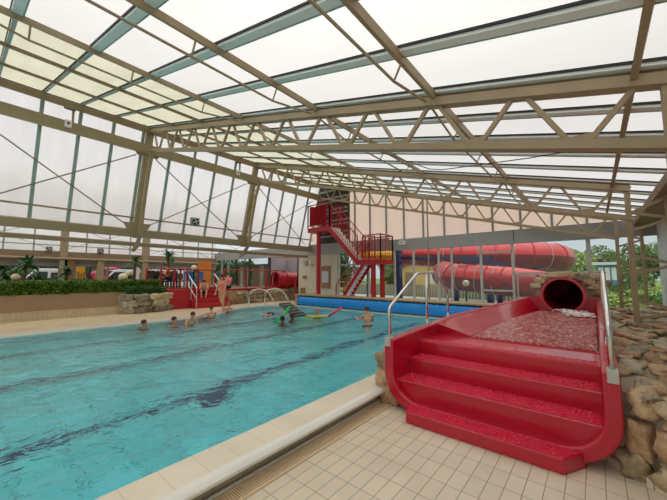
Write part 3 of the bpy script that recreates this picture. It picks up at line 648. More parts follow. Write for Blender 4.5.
# tiled upstand following the foot of the mound
b = MB(); P = [(3.74, .16), (3.66, .0), (3.55, -.1), (3.44, -.24), (3.3, -.45), (3.05, -.85), (2.6, -1.45)]
for (x0, y0), (x1, y1) in zip(P, P[1:]): b.add([(x0, y0, 0), (x1, y1, 0), (x1 + .08, y1 - .02, 0), (x0 + .08, y0 - .02, 0), (x0, y0, .06), (x1, y1, .06), (x1 + .08, y1 - .02, .075), (x0 + .08, y0 - .02, .075)], [(4, 5, 6, 7), (0, 1, 5, 4), (2, 3, 7, 6), (1, 2, 6, 5), (3, 0, 4, 7)])
struct(b.build('trim_upstand', 'tile'))
# stones under the left flank of the slide
lf = thing('rubble_flank', (4, 2.1, 0), 'stacked rubble stones between the near pool coping and the red slide', 'stone wall')
MB().prism([(3.6, 1.98), (9.9, 1.98), (9.9, 2.18), (3.7, 2.14)], 0, .55).build('mortar_bed', 'mortar', lf)
sp = [((3.58, 2.06, .1), .1, .12, .12, .2, 'stone_r'), ((3.62, 2.12, .3), .12, .13, .13, .4, 'stone_r'), ((3.66, 2.15, .5), .12, .1, .1, 0, 'stone'), ((3.76, 2.14, .64), .14, .08, .06, .1, 'stone_g'), ((3.78, 2.14, .1), .12, .1, .09, .1, 'stone_r'), ((3.9, 2.18, .3), .14, .1, .1, 0, 'stone_r')]
for x in [4.1 + .36 * k for k in range(15)]: sp.append(((x, 2.14, random.uniform(.3, .42)), .18, .08, .14, 0, random.choice(SM)))
stones(lf, sp, 200)
# stone surround of the tube mouth
ts = thing('stone_surround', (10.6, .5, 0), 'rough stone facing around the dark tube mouth of the slide', 'stone wall')
b = MB(); ring = [(YT + (RT + .03) * cos(a), ZT + (RT + .03) * sin(a)) for a in [pi * k / 16 for k in range(17)]]
outp = [(-.2, .6), (-.2, 1.5), (-.1, 1.62), (.5, 1.7), (1.0, 1.68), (1.22, 1.5), (1.3, .6)]
poly = [(-.35, .6)] + [(y, z) for y, z in ring] 
pts = outp + [(YT + RT + .03, .6)] + ring + [(YT - RT - .03, .6)]
m_ = len(pts)
b.add([(10.15, y, z) for y, z in pts] + [(11.6, y, z) for y, z in pts], [list(range(m_)), list(range(m_, 2 * m_))[::-1]] + [(i, m_ + i, m_ + (i + 1) % m_, (i + 1) % m_) for i in range(m_)])
b.build('mortar_bed', 'mortar', ts)
sp = []
for k in range(11):
    a = pi * (k + .5) / 11
    for q, rr in enumerate((.64, .84)):
        y = YT + rr * 1.05 * cos(a); z = ZT + rr * .8 * sin(a) + (.02 if q else 0)
        if z < 1.68 and -.2 < y < 1.28: sp.append(((10.12, y, z), .045, .12, .075, random.uniform(-.1, .1), random.choice(SM)))
for k in range(6): sp.append(((10.5 + (k % 2) * .5, -.1 + k * .22, 1.66 + random.uniform(-.02, .02)), .22, .12, .04, 0, random.choice(SM)))
stones(ts, sp, 300)

# ================================================================== BLUE COVER TROUGH
t = thing('pool_cover_box', (10.8, 6.5, .2), 'long low timber topped box with a rolled blue pool cover at the far pool end', 'pool cover')
MB().box(10.62, 11.25, 1.9, 11.35, .2, .66).build('casing', 'dkgrey', t)
bevel(MB().box(10.5, 11.3, 1.9, 11.4, .66, .71).build('timber_lid', 'wood', t), .008)
cp = [(10.62, .6), (10.52, .62), (10.45, .57), (10.41, .48), (10.39, .36), (10.39, .26), (10.62, .22)]
n_ = len(cp); MB().add([(x, 2.0, z) for x, z in cp] + [(x, 11.0, z) for x, z in cp], [list(range(n_))[::-1], list(range(n_, 2 * n_))] + [(i, (i + 1) % n_, n_ + (i + 1) % n_, n_ + i) for i in range(n_)]).build('rolled_cover', 'blue', t, smooth=True)
b = MB(); random.seed(4)
for k in range(46): y = 2.2 + k * .19 + random.uniform(-.05, .05); b.ball((10.52, y, .635), (.05, random.uniform(.05, .1), .03), 8, 5)
tag(b.build('crumpled_edge', 'black', t, smooth='all'), kind='stuff')
MB().box(10.38, 10.7, 11.02, 11.15, .19, .7).build('end_cheek', 'wood', t); 
MB().box(10.5, 10.62, 5.9, 6.1, .6, .66).build('label_plate', 'valance', t)

# ================================================================== STAIR TOWER
tw = thing('spiral_slide_stair_tower', (11.3, 8.5, .2), 'red steel stair tower with two flights and landings in front of the end wall', 'staircase')
def railing(b0, b1, z0a, z0b, h=1.05, nb=8, parent=tw, r=.018):
    b0 = Vector(b0); b1 = Vector(b1)
    MB().tube([(b0.x, b0.y, z0a + h), (b1.x, b1.y, z0b + h)], .024, 8).build('handrail', 'redp', parent, smooth='all')
    MB().tube([(b0.x, b0.y, z0a + .12), (b1.x, b1.y, z0b + .12)], .015, 6).build('bottom_rail', 'redp', parent)
    b = MB()
    for k in range(1, nb):
        q = b0.lerp(b1, k / nb); z = lerp(z0a, z0b, k / nb); b.tube([(q.x, q.y, z + .12), (q.x, q.y, z + h)], .009, 5)
    b.build('balusters', 'redp', parent)
    for q, z in ((b0, z0a), (b1, z0b)): MB().box(q.x - .022, q.x + .022, q.y - .022, q.y + .022, z, z + h).build('rail_post', 'redp', parent)
ZU, ZL = 3.98, 2.3
MB().box(11.0, 12.05, 9.5, 10.95, ZU - .22, ZU).build('upper_platform', 'redp', tw)
MB().box(11.0, 12.05, 6.7, 7.95, ZL - .2, ZL).build('lower_landing', 'redp', tw)
for y0, y1, z, x in ((9.5, 10.95, ZU, 11.02), ): railing((x, y0 + .0, 0), (x, y1, 0), z, z, 1.15, 8)
railing((11.02, 10.95, 0), (12.0, 10.95, 0), ZU, ZU, 1.15, 7); railing((12.02, 9.5, 0), (12.02, 10.95, 0), ZU, ZU, 1.15, 8)
MB().box(11.03, 11.05, 9.75, 10.85, ZU + .1, ZU + 1.05).build('mesh_panel', panel('perforated_red', (196, 60, 66), .55, .3), tw)
MB().tube([(11.5, 10.3, ZU), (11.5, 10.3, ZU + 1.1)], .1, 12).build('inner_post', 'redp', tw)
MB().tube([(11.5, 9.9, ZU), (11.5, 9.9, ZU + 1.0)], .08, 12).build('inner_post', 'redp', tw)
railing((11.02, 6.72, 0), (11.02, 7.6, 0), ZL, ZL, 1.05, 6); railing((11.02, 6.72, 0), (12.02, 6.72, 0), ZL, ZL, 1.05, 7); railing((12.02, 6.72, 0), (12.02, 7.95, 0), ZL, ZL, 1.05, 7)
railing((11.5, 7.3, 0), (11.5, 7.95, 0), ZL, ZL, 1.05, 5)
for x in (11.02, 11.62): MB().beam((x, 9.55, ZU - .12), (x, 7.9, ZL - .12), .035, .2).build('stringer', 'redp', tw); railing((x, 9.5, 0), (x, 7.9, 0), ZU, ZL, 1.05, 12)
for k in range(9):
    f = (k + .5) / 9; y = lerp(9.5, 7.95, f); z = lerp(ZU, ZL, f); MB().box(11.04, 11.6, y - .1, y + .1, z - .03, z).build('tread', 'white', tw)
    MB().box(11.04, 11.6, y - .1, y - .09, z - .17, z - .03).build('riser', 'white', tw)
for x in (11.5, 12.1): MB().beam((x, 7.9, ZL - .14), (x, 9.35, .28), .035, .16).build('stringer', 'redp', tw); railing((x, 8.0, 0), (x, 9.5, 0), ZL - .1, .2, .95, 9)
for k in range(11):
    f = (k + .5) / 11; y = lerp(7.95, 9.4, f); z = lerp(ZL, .25, f); MB().box(11.52, 12.08, y - .09, y + .09, z - .03, z).build('tread', 'white', tw)
    MB().box(11.52, 12.08, y + .07, y + .08, z - .17, z - .03).build('riser', 'white', tw)
for x, y, z in ((11.25, 10.42, ZU - .2), (11.2, 7.2, ZL - .18), (11.85, 7.15, ZL - .18)):
    b = MB().tube([(x, y, .2), (x, y, z)], .11, 16); c = b.build('column', 'redp', tw, smooth=True)
    MB().box(x - .14, x + .14, y - .14, y + .14, .2, .22).build('base_plate', 'redp', c)

# ================================================================== FAR SIDE: TERRACE, STEPS, PLANTER
# stone walls
random.seed(21)
def stone_wall(name, label, P, z0, z1, n, seed, col=SM):
    t = thing(name, (P[0][0], P[0][1], z0), label, 'stone wall'); b = MB()
    for (x0, y0), (x1, y1) in zip(P, P[1:]):
        b.add([(x0, y0, z0), (x1, y1, z0), (x1, y1 + .35, z0), (x0, y0 + .35, z0), (x0, y0, z1 - .04), (x1, y1, z1 - .04), (x1, y1 + .35, z1 - .04), (x0, y0 + .35, z1 - .04)], [(4, 5, 6, 7), (0, 1, 5, 4), (2, 3, 7, 6), (1, 2, 6, 5), (3, 0, 4, 7)])
    b.build('mortar_bed', 'mortar', t)
    L = sum((Vector(a) - Vector(c)).length for a, c in zip(P, P[1:])); sp = []; rows = 3; hz = (z1 - z0) / rows / 2
    for r in range(rows):
        d = random.uniform(0, .1)
        while d < L:
            w_ = random.uniform(.1, .3); m_ = min(d + w_, L - .02); q = m_
            for a, c in zip(P, P[1:]):
                l = (Vector(a) - Vector(c)).length
                if q <= l: break
                q -= l
            p = Vector(a).lerp(Vector(c), min(1, q / l)); an = atan2(c[1] - a[1], c[0] - a[0])
            sp.append(((p.x, p.y, z0 + hz * (2 * r + 1)), w_ * 1.0, .13, hz * random.uniform(.85, 1.3), an + random.uniform(-.2, .2), random.choice(col))); d += 2 * w_ + .02
    stones(t, sp, seed)
stone_wall('stone_wall', 'low rounded rubble stone wall below the end of the hedge', [(3.75, 13.5), (4.3, 13.2), (5.0, 13.25), (5.4, 13.5)], .2, .9, 0, 400, ['stone_g', 'stone_g', 'stone'])
stone_wall('stone_wall', 'rubble stone terrace wall behind the pool ladder rails', [(8.25, 13.85), (10.3, 13.85), (12.1, 13.7)], .2, .88, 0, 500)
o = MB().box(8.2, 12.1, 13.7, 14.1, .9, .97).build('red_coping', 'redp'); tag(o, 'red painted coping on top of the rubble stone terrace wall', 'wall coping')
o = bevel(MB().box(5.45, 6.4, 13.55, 14.1, .2, 1.02).build('red_plinth', 'redm'), .01); tag(o, 'plain red painted wall block between the stone wall and the red steps', 'wall block')
t = thing('red_steps', (7.2, 13.7, .2), 'wide red painted steps leading from the pool deck up to the terrace', 'steps')
for k in range(4):
    bevel(MB().box(6.42, 8.15, 13.15 + k * .27, 14.2, .2 + k * .19, .2 + (k + 1) * .19).build('step', 'redm', t), .008)
MB().box(6.5, 8.1, 14.2, 14.35, .9, 1.06).build('top_kerb', 'redm', t)
def steelrail(P, post, label, r=.022):
    t = thing('steps_handrail', P[0], label, 'handrail'); rail_tube(P, r).build('rail', 'chrome', t, smooth='all')
    for a in post: MB().tube([a[0], a[1]], r * .9, 8).build('post', 'chrome', t)
for x, lab in ((6.46, 'double steel handrail on the red steps beside the red wall block'), (7.75, 'double steel handrail on the red steps nearest the terrace stone wall')):
    t = thing('steps_handrail', (x, 13.1, .2), lab, 'handrail')
    rail_tube([(x, 13.1, .2), (x, 13.1, 1.08), (x, 14.0, 1.68), (x, 14.25, 1.68)], .024).build('top_rail', 'chrome', t, smooth='all')
    MB().tube([(x, 13.1, .62), (x, 14.0, 1.24), (x, 14.25, 1.24)], .02, 8).build('lower_rail', 'chrome', t, smooth='all')
    MB().tube([(x, 13.62, .58), (x, 13.62, 1.44)], .022, 8).build('post', 'chrome', t); MB().tube([(x, 14.25, .96), (x, 14.25, 1.68)], .022, 8).build('post', 'chrome', t)
# red terrace railing
def redfence(P, z, label, h=.98, step=.9):
    t = thing('red_railing', (P[0][0], P[0][1], z), label, 'railing')
    MB().tube([(x, y, z + h) for x, y in P], .028, 8).build('top_rail', 'redp', t)
    MB().tube([(x, y, z + .1) for x, y in P], .018, 6).build('bottom_rail', 'redp', t)
    for (x0, y0), (x1, y1) in zip(P, P[1:]):
        l = sqrt((x1 - x0) ** 2 + (y1 - y0) ** 2); n = max(1, round(l / step))
        for k in range(n + 1):
            x, y = lerp(x0, x1, k / n), lerp(y0, y1, k / n); MB().box(x - .03, x + .03, y - .03, y + .03, z, z + h).build('post', 'redp', t)
    return t
redfence([(4.75, 13.9), (6.4, 13.9)], .95, 'red terrace railing above the red wall block', .95, .55)
redfence([(6.4, 14.6), (8.1, 14.6)], .95, 'red railing at the top of the red steps', .95, .85)
redfence([(8.2, 13.95), (12.0, 13.85)], .95, 'red railing above the rubble stone terrace wall', .95, 1.25)
o = MB().box(12.0, 12.07, 12.9, 12.97, .2, 1.35).build('red_post', 'redp'); tag(o, 'short red post standing in front of the red tunnel', 'post')
# tunnel
tn = thing('red_tunnel', (12.0, 14, .9), 'short red play tunnel tube lying on the terrace in front of the pale alcove', 'tunnel')
ring_tube([(11.5, 14.05, 1.36), (11.62, 14.05, 1.36)], .5, .07, 24).build('mouth_ring', 'redp', tn, smooth=True)
ring_tube([(11.55, 14.05, 1.36), (12.2, 13.85, 1.35), (13.2, 13.5, 1.3)], .45, .03, 24).build('tube', 'redp', tn, smooth=True)
ring_tube([(12.1, 13.88, 1.35), (12.2, 13.85, 1.35)], .5, .07, 24).build('flange', 'redp', tn, smooth=True)
# items on the service wall
o = MB().box(12.14, 12.2, 11.05, 10.45, .95, 2.12).build('notice_board', 'tan'); tag(o, 'tall notice board with a pale poster on the cream service wall', 'notice board')
MB().box(12.12, 12.14, 10.55, 10.98, 1.25, 1.85).build('poster', 'poster', o)
o = MB().box(12.12, 12.2, 12.1, 12.4, 2.2, 2.45).build('wall_box', 'mull'); tag(o, 'small grey box high on the cream service wall', 'box')
o = MB().box(12.12, 12.2, 12.2, 12.45, 1.45, 1.62).build('wall_switch_box', 'tan'); tag(o, 'small tan switch box low on the cream service wall', 'box')
for y, lab in ((11.65, 'round white wall lamp on a black arm beside the notice board'), ):
    t = thing('wall_lamp', (12.1, y, 2.3), lab, 'wall lamp'); MB().ball((11.95, y, 2.32), .13).build('globe', 'globe', t, smooth='all'); MB().tube([(12.2, y, 2.18), (11.95, y, 2.18), (11.95, y, 2.22)], .02, 6).build('arm', 'black', t)
o = MB().box(12.1, 12.18, 13.2, 13.5, 1.05, 1.5).build('control_box', 'tan'); o.location.y -= .9; o.location.z -= .55; tag(o, 'small box with a blue dial low on the wall beside the pool cover box', 'box')
# pool ladder rails
for x, lab in ((8.55, 'curved steel pool ladder rail nearest the red steps'), (9.45, 'curved steel pool ladder rail nearest the pool cover box')):
    t = thing('pool_ladder_rail', (x, 11.9, .2), lab, 'pool ladder')
    P = [(x, 12.3, .2), (x, 12.3, .75), (x + .12, 12.18, .93), (x + .35, 12.0, 1.0), (x + .55, 11.8, .93), (x + .68, 11.65, .75), (x + .85, 11.35, .2), (x + .95, 11.2, -.3)]
    MB().tube(P, .024, 10).build('rail', 'chrome', t, smooth='all'); MB().tube([(x, 12.3, .2), (x, 12.3, .215)], .05, 12).build('flange', 'chrome', t)

# hedge
random.seed(3)
hd = thing('hedge', (-.5, 14.0, .92), 'long clipped dark green hedge along the top of the brown planter wall', 'hedge')
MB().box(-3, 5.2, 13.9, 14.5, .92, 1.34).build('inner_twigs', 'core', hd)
def hp():
    x = random.uniform(-3, 5.3); s = random.random(); n = .05 * noise.noise(Vector((x * 2.5, 1, 1)))
    if s < .6: return (x, 13.88 + random.uniform(-.07, .05) + n, random.uniform(.96, 1.4))
    return (x, random.uniform(13.86, 14.55), 1.38 + n + random.uniform(-.04, .07))
tag(MB().leaves(hp, 15000, .055).build('leaves', 'leaf', hd), kind='stuff')
def hp2():
    return (random.uniform(4.0, 5.4), 13.7 + random.uniform(-.15, .2), random.uniform(.85, 1.2))
hs = thing('ivy_bush', (4.7, 13.7, .85), 'dark leafy bush hanging over the rubble wall at the end of the hedge', 'bush'); tag(MB().leaves(hp2, 2600, .06).build('leaves', 'leafd', hs), kind='stuff')
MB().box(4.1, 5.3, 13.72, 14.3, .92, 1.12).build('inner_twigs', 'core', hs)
def dracaena(x, y, z, H, R, label, heads=1, n=46, lean=0):
    t = thing('dracaena', (x, y, z), label, 'plant')
    MB().tube([(x, y, z), (x + lean * .4, y, z + H * .5), (x + lean, y, z + H)], [.07, .055, .04], 8).build('trunk', 'bark', t, smooth=True)
    b = MB()
    for k in range(n):
        a = random.random() * 6.28; e = random.uniform(-.5, 1.3); d = Vector((cos(a) * cos(e), sin(a) * cos(e), sin(e))); l = R * 1.15 * random.uniform(.7, 1)
        p0 = Vector((x + lean, y, z + H + random.uniform(-.12, .05))); p1 = p0 + d * l * .55; p2 = p0 + d * l + Vector((0, 0, -.25 * l)); s = d.cross(Vector((0, 0, 1))).normalized() * .05
        i = len(b.v); b.add([p0 - s * .5, p0 + s * .5, p1 + s, p1 - s, p2], [(0, 1, 2, 3), (3, 2, 4)])
    b.build('leaves', 'leafd', t)
dracaena(1.25, 14.9, .92, 1.05, .6, 'spiky dracaena with a leaning bare trunk at the planter, beside a round stone', lean=.12)
dracaena(1.62, 15.2, .92, .35, .6, 'low spiky dracaena in the planter beside the leaning trunk one', n=60)
dracaena(4.62, 14.9, .92, 1.3, .45, 'slim dracaena standing behind the hedge near the globe lamp', n=40)
dracaena(6.5, 16.2, .95, 1.6, .6, 'dracaena in the middle of the terrace behind the red railing', n=56)
dracaena(2.5, 15.4, .92, .8, .45, 'dracaena standing behind the hedge before the brown pillar', n=40)
def bush(x, y, z, rx, ry, rz, n, sz, m, label, name='bush', grp=None):
    t = thing(name, (x, y, z), label, 'bush', grp)
    def f():
        while 1:
            p = Vector((random.uniform(-1, 1), random.uniform(-1, 1), random.uniform(-1, 1)))
            if .45 < p.length < 1: break
        q = 1 + .18 * noise.noise(p * 3 + Vector((x, y, z)))
        return (x + p.x * rx * q, y + p.y * ry * q, z + rz + p.z * rz * q)
    tag(MB().leaves(f, n, sz).build('leaves', m, t), kind='stuff')
    MB().tube([(x, y, z), (x, y, z + rz)], .04, 6).build('stem', 'bark', t); return t
for i, (x, lab) in enumerate(((-.1, 'dark planter shrub at the very edge of the hedge'), (.6, 'dark planter shrub before the dracaena with the leaning trunk'), (2.0, 'dark planter shrub between the two dracaenas'), (3.0, 'low dark shrub in front of the brown pillar'))):
    bush(x, 15.2, .92, .5, .4, .3, 900, .08, 'leafd', lab)
def globe(x, y, z, r, label, h=0, name='globe_lamp'):
    t = thing(name, (x, y, z), label, 'lamp'); MB().ball((x, y, z + h + r), r, 16, 10).build('globe', 'globe', t, smooth='all')
    MB().tube([(x, y, z), (x, y, z + h + .02)], .035, 8).build('post', 'black', t); MB().tube([(x, y, z + h - .0), (x, y, z + h + .06)], .07, 10).build('collar', 'black', t)
globe(1.09, 14.7, .92, .12, 'round beige globe lamp in the planter beside the leaning dracaena', .52)
globe(4.13, 14.6, .92, .17, 'large round beige globe lamp just above the hedge end', .45)
globe(4.4, 14.75, .92, .13, 'smaller round beige globe lamp beside the large one above the hedge', .66)
globe(7.17, 14.9, .95, .14, 'round globe lamp on a red post above the red steps', .9)
globe(13.5, 4.1, .15, .14, 'round globe lamp outside the end wall below the lower red tube', 1.0) if 0 else None
globe(13.6, 4.15, .15, .14, 'round globe lamp outside the glass before the lower red tube', 1.0)
o = MB().box(11.4, 11.44, 19.6, 21.6, .95, 2.45).build('orange_panel', 'orange'); o.location = (8.9, 17.2, .95); o.rotation_euler = (0, 0, radians(60)); tag(o, 'tall orange screen panel on the terrace behind the red steps', 'screen')
o.scale = (1, .35, 1)
CL = ['dark wicker chair on the terrace nearest the end of the hedge', 'dark wicker chair holding the person in the orange top', 'dark wicker chair behind the railing of the red steps, nearer one', 'dark wicker chair farthest back above the red steps', 'dark wicker chair behind the small dark table']
CB = ['light blue chair directly behind the child seated on the red steps', 'light blue chair nearer the orange screen above the red steps']
# terrace chairs and table
def mkchair(m, label, grp):
    t = thing('garden_chair', (0, 0, 0), label, 'chair', grp)
    bevel(MB().box(-.24, .24, -.24, .24, .4, .45).build('seat', m, t), .01); MB().box(-.24, -.2, -.24, .24, .45, .9).build('backrest', m, t)
    for sx in (-1, 1):
        for sy in (-1, 1): MB().box(sx * .22 - .02, sx * .22 + .02, sy * .22 - .02, sy * .22 + .02, 0, .4).build('leg', m, t)
    for sy in (-1, 1): MB().box(-.22, .22, sy * .23 - .02, sy * .23 + .02, .62, .65).build('armrest', m, t)
    return t
c0 = mkchair('chair', 'dark wicker chair on the terrace behind the red railing', 'dark wicker chairs on the terrace'); spots = [(5.3, 14.6, .3), (5.9, 14.8, 2.6), (6.6, 15.3, .2), (7.0, 15.9, 3.0), (6.0, 15.9, 1.0)]
for i, (x, y, r) in enumerate(spots):
    c = c0 if i == 0 else copy_tree(c0); c.location = (x, y, .93); c.rotation_euler = (0, 0, r); c['label'] = CL[i]
c1 = mkchair('bluep', 'light blue chair on the terrace behind the seated child on the red steps', 'light blue chairs at the steps'); spots = [(7.35, 15.6, .8), (7.85, 16.0, 2.2)]
for i, (x, y, r) in enumerate(spots):
    c = c1 if i == 0 else copy_tree(c1); c.location = (x, y, .93); c.rotation_euler = (0, 0, r); c['label'] = CB[i]
t = thing('garden_table', (5.6, 15.3, .93), 'small dark square table among the wicker chairs on the terrace', 'table')
MB().box(5.25, 5.95, 14.95, 15.65, 1.62, 1.65).build('tabletop', 'chair', t); MB().tube([(5.6, 15.3, .93), (5.6, 15.3, 1.62)], .04, 8).build('stem', 'chair', t); MB().tube([(5.6, 15.3, .93), (5.6, 15.3, .96)], .22, 12).build('foot', 'chair', t)

# devices on the tilted wall
def fan(x, y, z, s, label):
    t = thing('fan_unit', (x, y, z - s), label, 'fan')
    bevel(MB().box(x - s, x + s, y, y + .12, z - s, z + s).build('housing', 'mull', t), .01)
    MB().tube([(x, y - .03, z), (x, y, z)], s * .8, 20).build('grille_ring', 'black', t)
    MB().tube([(x, y - .05, z), (x, y - .03, z)], s * .25, 12).build('hub', 'white', t)
    for k in range(4): a = k * pi / 2 + .4; MB().beam((x, y - .04, z), (x + cos(a) * s * .72, y - .04, z + sin(a) * s * .72), .03, .02, (0, 1, 0)).build('blade', 'white', t)
fan(5.55, 11.55, 3.66, .16, 'square fan unit on the thin rail of the tilted glass wall, between the legs')
fan(4.95, YA - .35, 3.04, .15, 'square fan unit under the far annex roof, the one nearer the leaning leg'); fan(2.75, YA - .35, 3.0, .13, 'small square fan unit under the far annex roof above the planter')
def bracket(x, lab):
    t = thing('lamp_bracket', (x, 11.1, 5.7), lab, 'light fitting')
    MB().beam((x, 11.0, 6.35), (x, 11.0, 5.8), .05, .05, (1, 0, 0)).build('arm', 'steel', t); bevel(MB().box(x - .2, x + .05, 10.86, 11.06, 6.25, 6.4).build('lamp_head', 'black', t), .01)
    bevel(MB().box(x - .17, x - .02, 10.93, 11.03, 5.72, 5.92).build('control_box', 'white', t), .01); MB().box(x - .13, x - .07, 10.925, 10.93, 5.78, 5.86).build('red_label', 'redp', t)
bracket(1.68, 'black lamp and small white box on the upper wall beam above the planter'); bracket(7.05, 'black lamp and small white box on the upper wall beam near the middle truss')

# ================================================================== OUTDOORS
ot = thing('spiral_tube_slide', (17, 4, .15), 'huge outdoor red tube slide winding behind the glass end wall', 'water slide')
def smooth_path(P, k=6):
    P = [Vector(p) for p in P]; Q = [P[0] * 2 - P[1]] + P + [P[-1] * 2 - P[-2]]; out = []
    for i in range(1, len(Q) - 2):
        a, b_, c, d = Q[i - 1:i + 3]
        for j in range(k):
            t = j / k; out.append(.5 * ((2 * b_) + (-a + c) * t + (2 * a - 5 * b_ + 4 * c - d) * t * t + (-a + 3 * b_ - 3 * c + d) * t ** 3))
    return out + [P[-1]]
UP = smooth_path([(17.6, 10.5, 3.05), (17.2, 8.5, 2.88), (17, 6.5, 2.76), (17, 4.4, 2.66), (17.2, 2.6, 2.58), (18.1, 1.45, 2.5), (19.6, 1.4, 2.4), (20.4, 2.8, 2.3), (20.2, 4.6, 2.15), (19.2, 6.0, 2.0), (17.8, 6.35, 1.88), (16.6, 6.1, 1.74), (15.9, 5.85, 1.68), (15.5, 5.5, 1.62)], 5)
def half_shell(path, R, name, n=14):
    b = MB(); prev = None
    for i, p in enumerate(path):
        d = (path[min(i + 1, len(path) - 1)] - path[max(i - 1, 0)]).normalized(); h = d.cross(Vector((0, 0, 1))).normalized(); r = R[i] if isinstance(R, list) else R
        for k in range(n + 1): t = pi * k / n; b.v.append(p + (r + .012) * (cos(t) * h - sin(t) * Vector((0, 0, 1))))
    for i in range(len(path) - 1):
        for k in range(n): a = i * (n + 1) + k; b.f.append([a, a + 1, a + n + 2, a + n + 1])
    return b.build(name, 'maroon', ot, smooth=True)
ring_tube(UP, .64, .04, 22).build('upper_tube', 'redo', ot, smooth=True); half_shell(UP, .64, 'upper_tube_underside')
LP = smooth_path([(15.5, 5.5, 1.62), (15.05, 5.0, 1.56), (14.95, 4.3, 1.5), (14.95, 3.5, 1.43), (14.85, 2.8, 1.36), (14.7, 2.2, 1.32), (14.2, 1.5, 1.26), (13.3, 1.0, 1.22)], 6)
LR = [.62 if i < 26 else lerp(.62, .46, (i - 26) / (len(LP) - 27)) for i in range(len(LP))]
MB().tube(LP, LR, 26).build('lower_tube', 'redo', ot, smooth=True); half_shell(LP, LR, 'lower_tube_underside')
def rib(path, i, R, name, m='redm', w=.05):
    p = path[i]; d = (path[min(i + 1, len(path) - 1)] - path[max(i - 1, 0)]).normalized(); MB().tube([p - d * w / 2, p + d * w / 2], R, 24).build(name, m, ot, smooth=True)
for i in range(1, len(UP) - 1, 2): rib(UP, i, .665, 'joint_ring', 'redm' if i % 4 == 1 else 'curtain', .05 if i % 4 == 1 else .025)
for i in (2, 5, 8, 11, 14, 17, 20, 23): rib(LP, min(i, len(LP) - 2), .645, 'joint_ring', 'redm' if i % 2 else 'curtain', .05 if i % 2 else .03)
for i in range(3, len(UP) - 10, 4):
    p = UP[i]; MB().tube([p + Vector((-.3, 0, -.5)), p + Vector((.3, 0, -.5))], .05, 8).build('cradle', 'navy', ot)
for x, y, z1, r in ((14.5, 7.8, 3.1, .22), (16.9, 4.0, 2.2, .16), (17.2, 2.1, 2.05, .14), (14.9, 3.15, .98, .12), (14.9, 5.0, 1.1, .12)):
    MB().tube([(x, y, .1), (x, y, z1)], r, 14).build('support_post', 'navy', ot, smooth=True)
for a, c in (((14.6, 7.6, 2.5), (14.6, 3.2, 2.36)), ((14.6, 5.0, 2.42), (15.6, 3.0, 2.1)), ((16.9, 4.0, 2.3), (17.2, 1.8, 2.0)), ((16.9, 4.0, 1.9), (17.1, 5.6, 2.2))):
    MB().beam(a, c, .12, .14).build('support_beam', 'navy', ot)
yt = thing('yellow_tube_slide', (15.5, 8.6, .15), 'piece of a yellow tube slide behind the lower stair landing', 'water slide')
ring_tube(smooth_path([(14.9, 10.4, 2.75), (15.0, 9.4, 2.68), (15.3, 8.2, 2.6)], 5), .42, .04, 20).build('tube', 'yellow', yt, smooth=True)
for y in (10, 9.0): MB().tube([(15.0, y, .1), (15.0, y, 2.3)], .09, 10).build('support_post', 'navy', yt)
# house
hs = thing('yellow_house', (25.5, 11, .05), 'small yellow house with a grey gable roof behind the slides', 'building')
b = MB(); b.add([(24, 9.3, 0), (24, 13.1, 0), (24, 13.1, 2.0), (24, 11.1, 3.05), (24, 9.3, 2.25), (29, 9.3, 0), (29, 13.1, 0), (29, 13.1, 2.0), (29, 11.1, 3.05), (29, 9.3, 2.25)], [(0, 4, 3, 2, 1), (5, 6, 7, 8, 9), (0, 5, 9, 4), (1, 2, 7, 6), (4, 9, 8, 3), (3, 8, 7, 2)]); b.build('wall', 'house', hs)
b = MB(); b.beam((26.4, 11.15, 3.12), (26.4, 13.5, 1.9), 5.4, .1); b.beam((26.4, 11.05, 3.12), (26.4, 9.0, 2.15), 5.4, .1); b.build('roof', 'roofd', hs)
MB().box(23.95, 24, 9.7, 10.2, 1.0, 1.7).build('window', 'white', hs); MB().box(23.93, 23.96, 11.4, 12.2, .0, 1.9).build('door', 'tan', hs)
# fence and ground cover at the back
t = thing('timber_fence', (21, 8, 0), 'low weathered timber fence behind the slides', 'fence')
for k in range(60): MB().box(20.9, 20.93, 3.5 + k * .2, 3.66 + k * .2, .1, .95 + .03 * (k % 2)).build('board', 'valance', t)
MB().box(20.93, 20.97, 3.5, 15.5, .75, .82).build('rail', 'wood', t)
# blue and white hut
t = thing('blue_hut', (31, -1.5, 0), 'small blue boarded hut with a flat white roof behind the shrubs', 'hut')
MB().box(30, 32.5, -1.35, -.1, 0, 2.4).build('wall', 'hutb', t); MB().box(29.8, 32.7, -1.45, .1, 2.4, 2.6).build('roof', 'white', t)
for y in (-1.1, -.75, -.4): MB().box(29.96, 30.0, y - .13, y + .13, 1.3, 2.2).build('window', 'white', t)
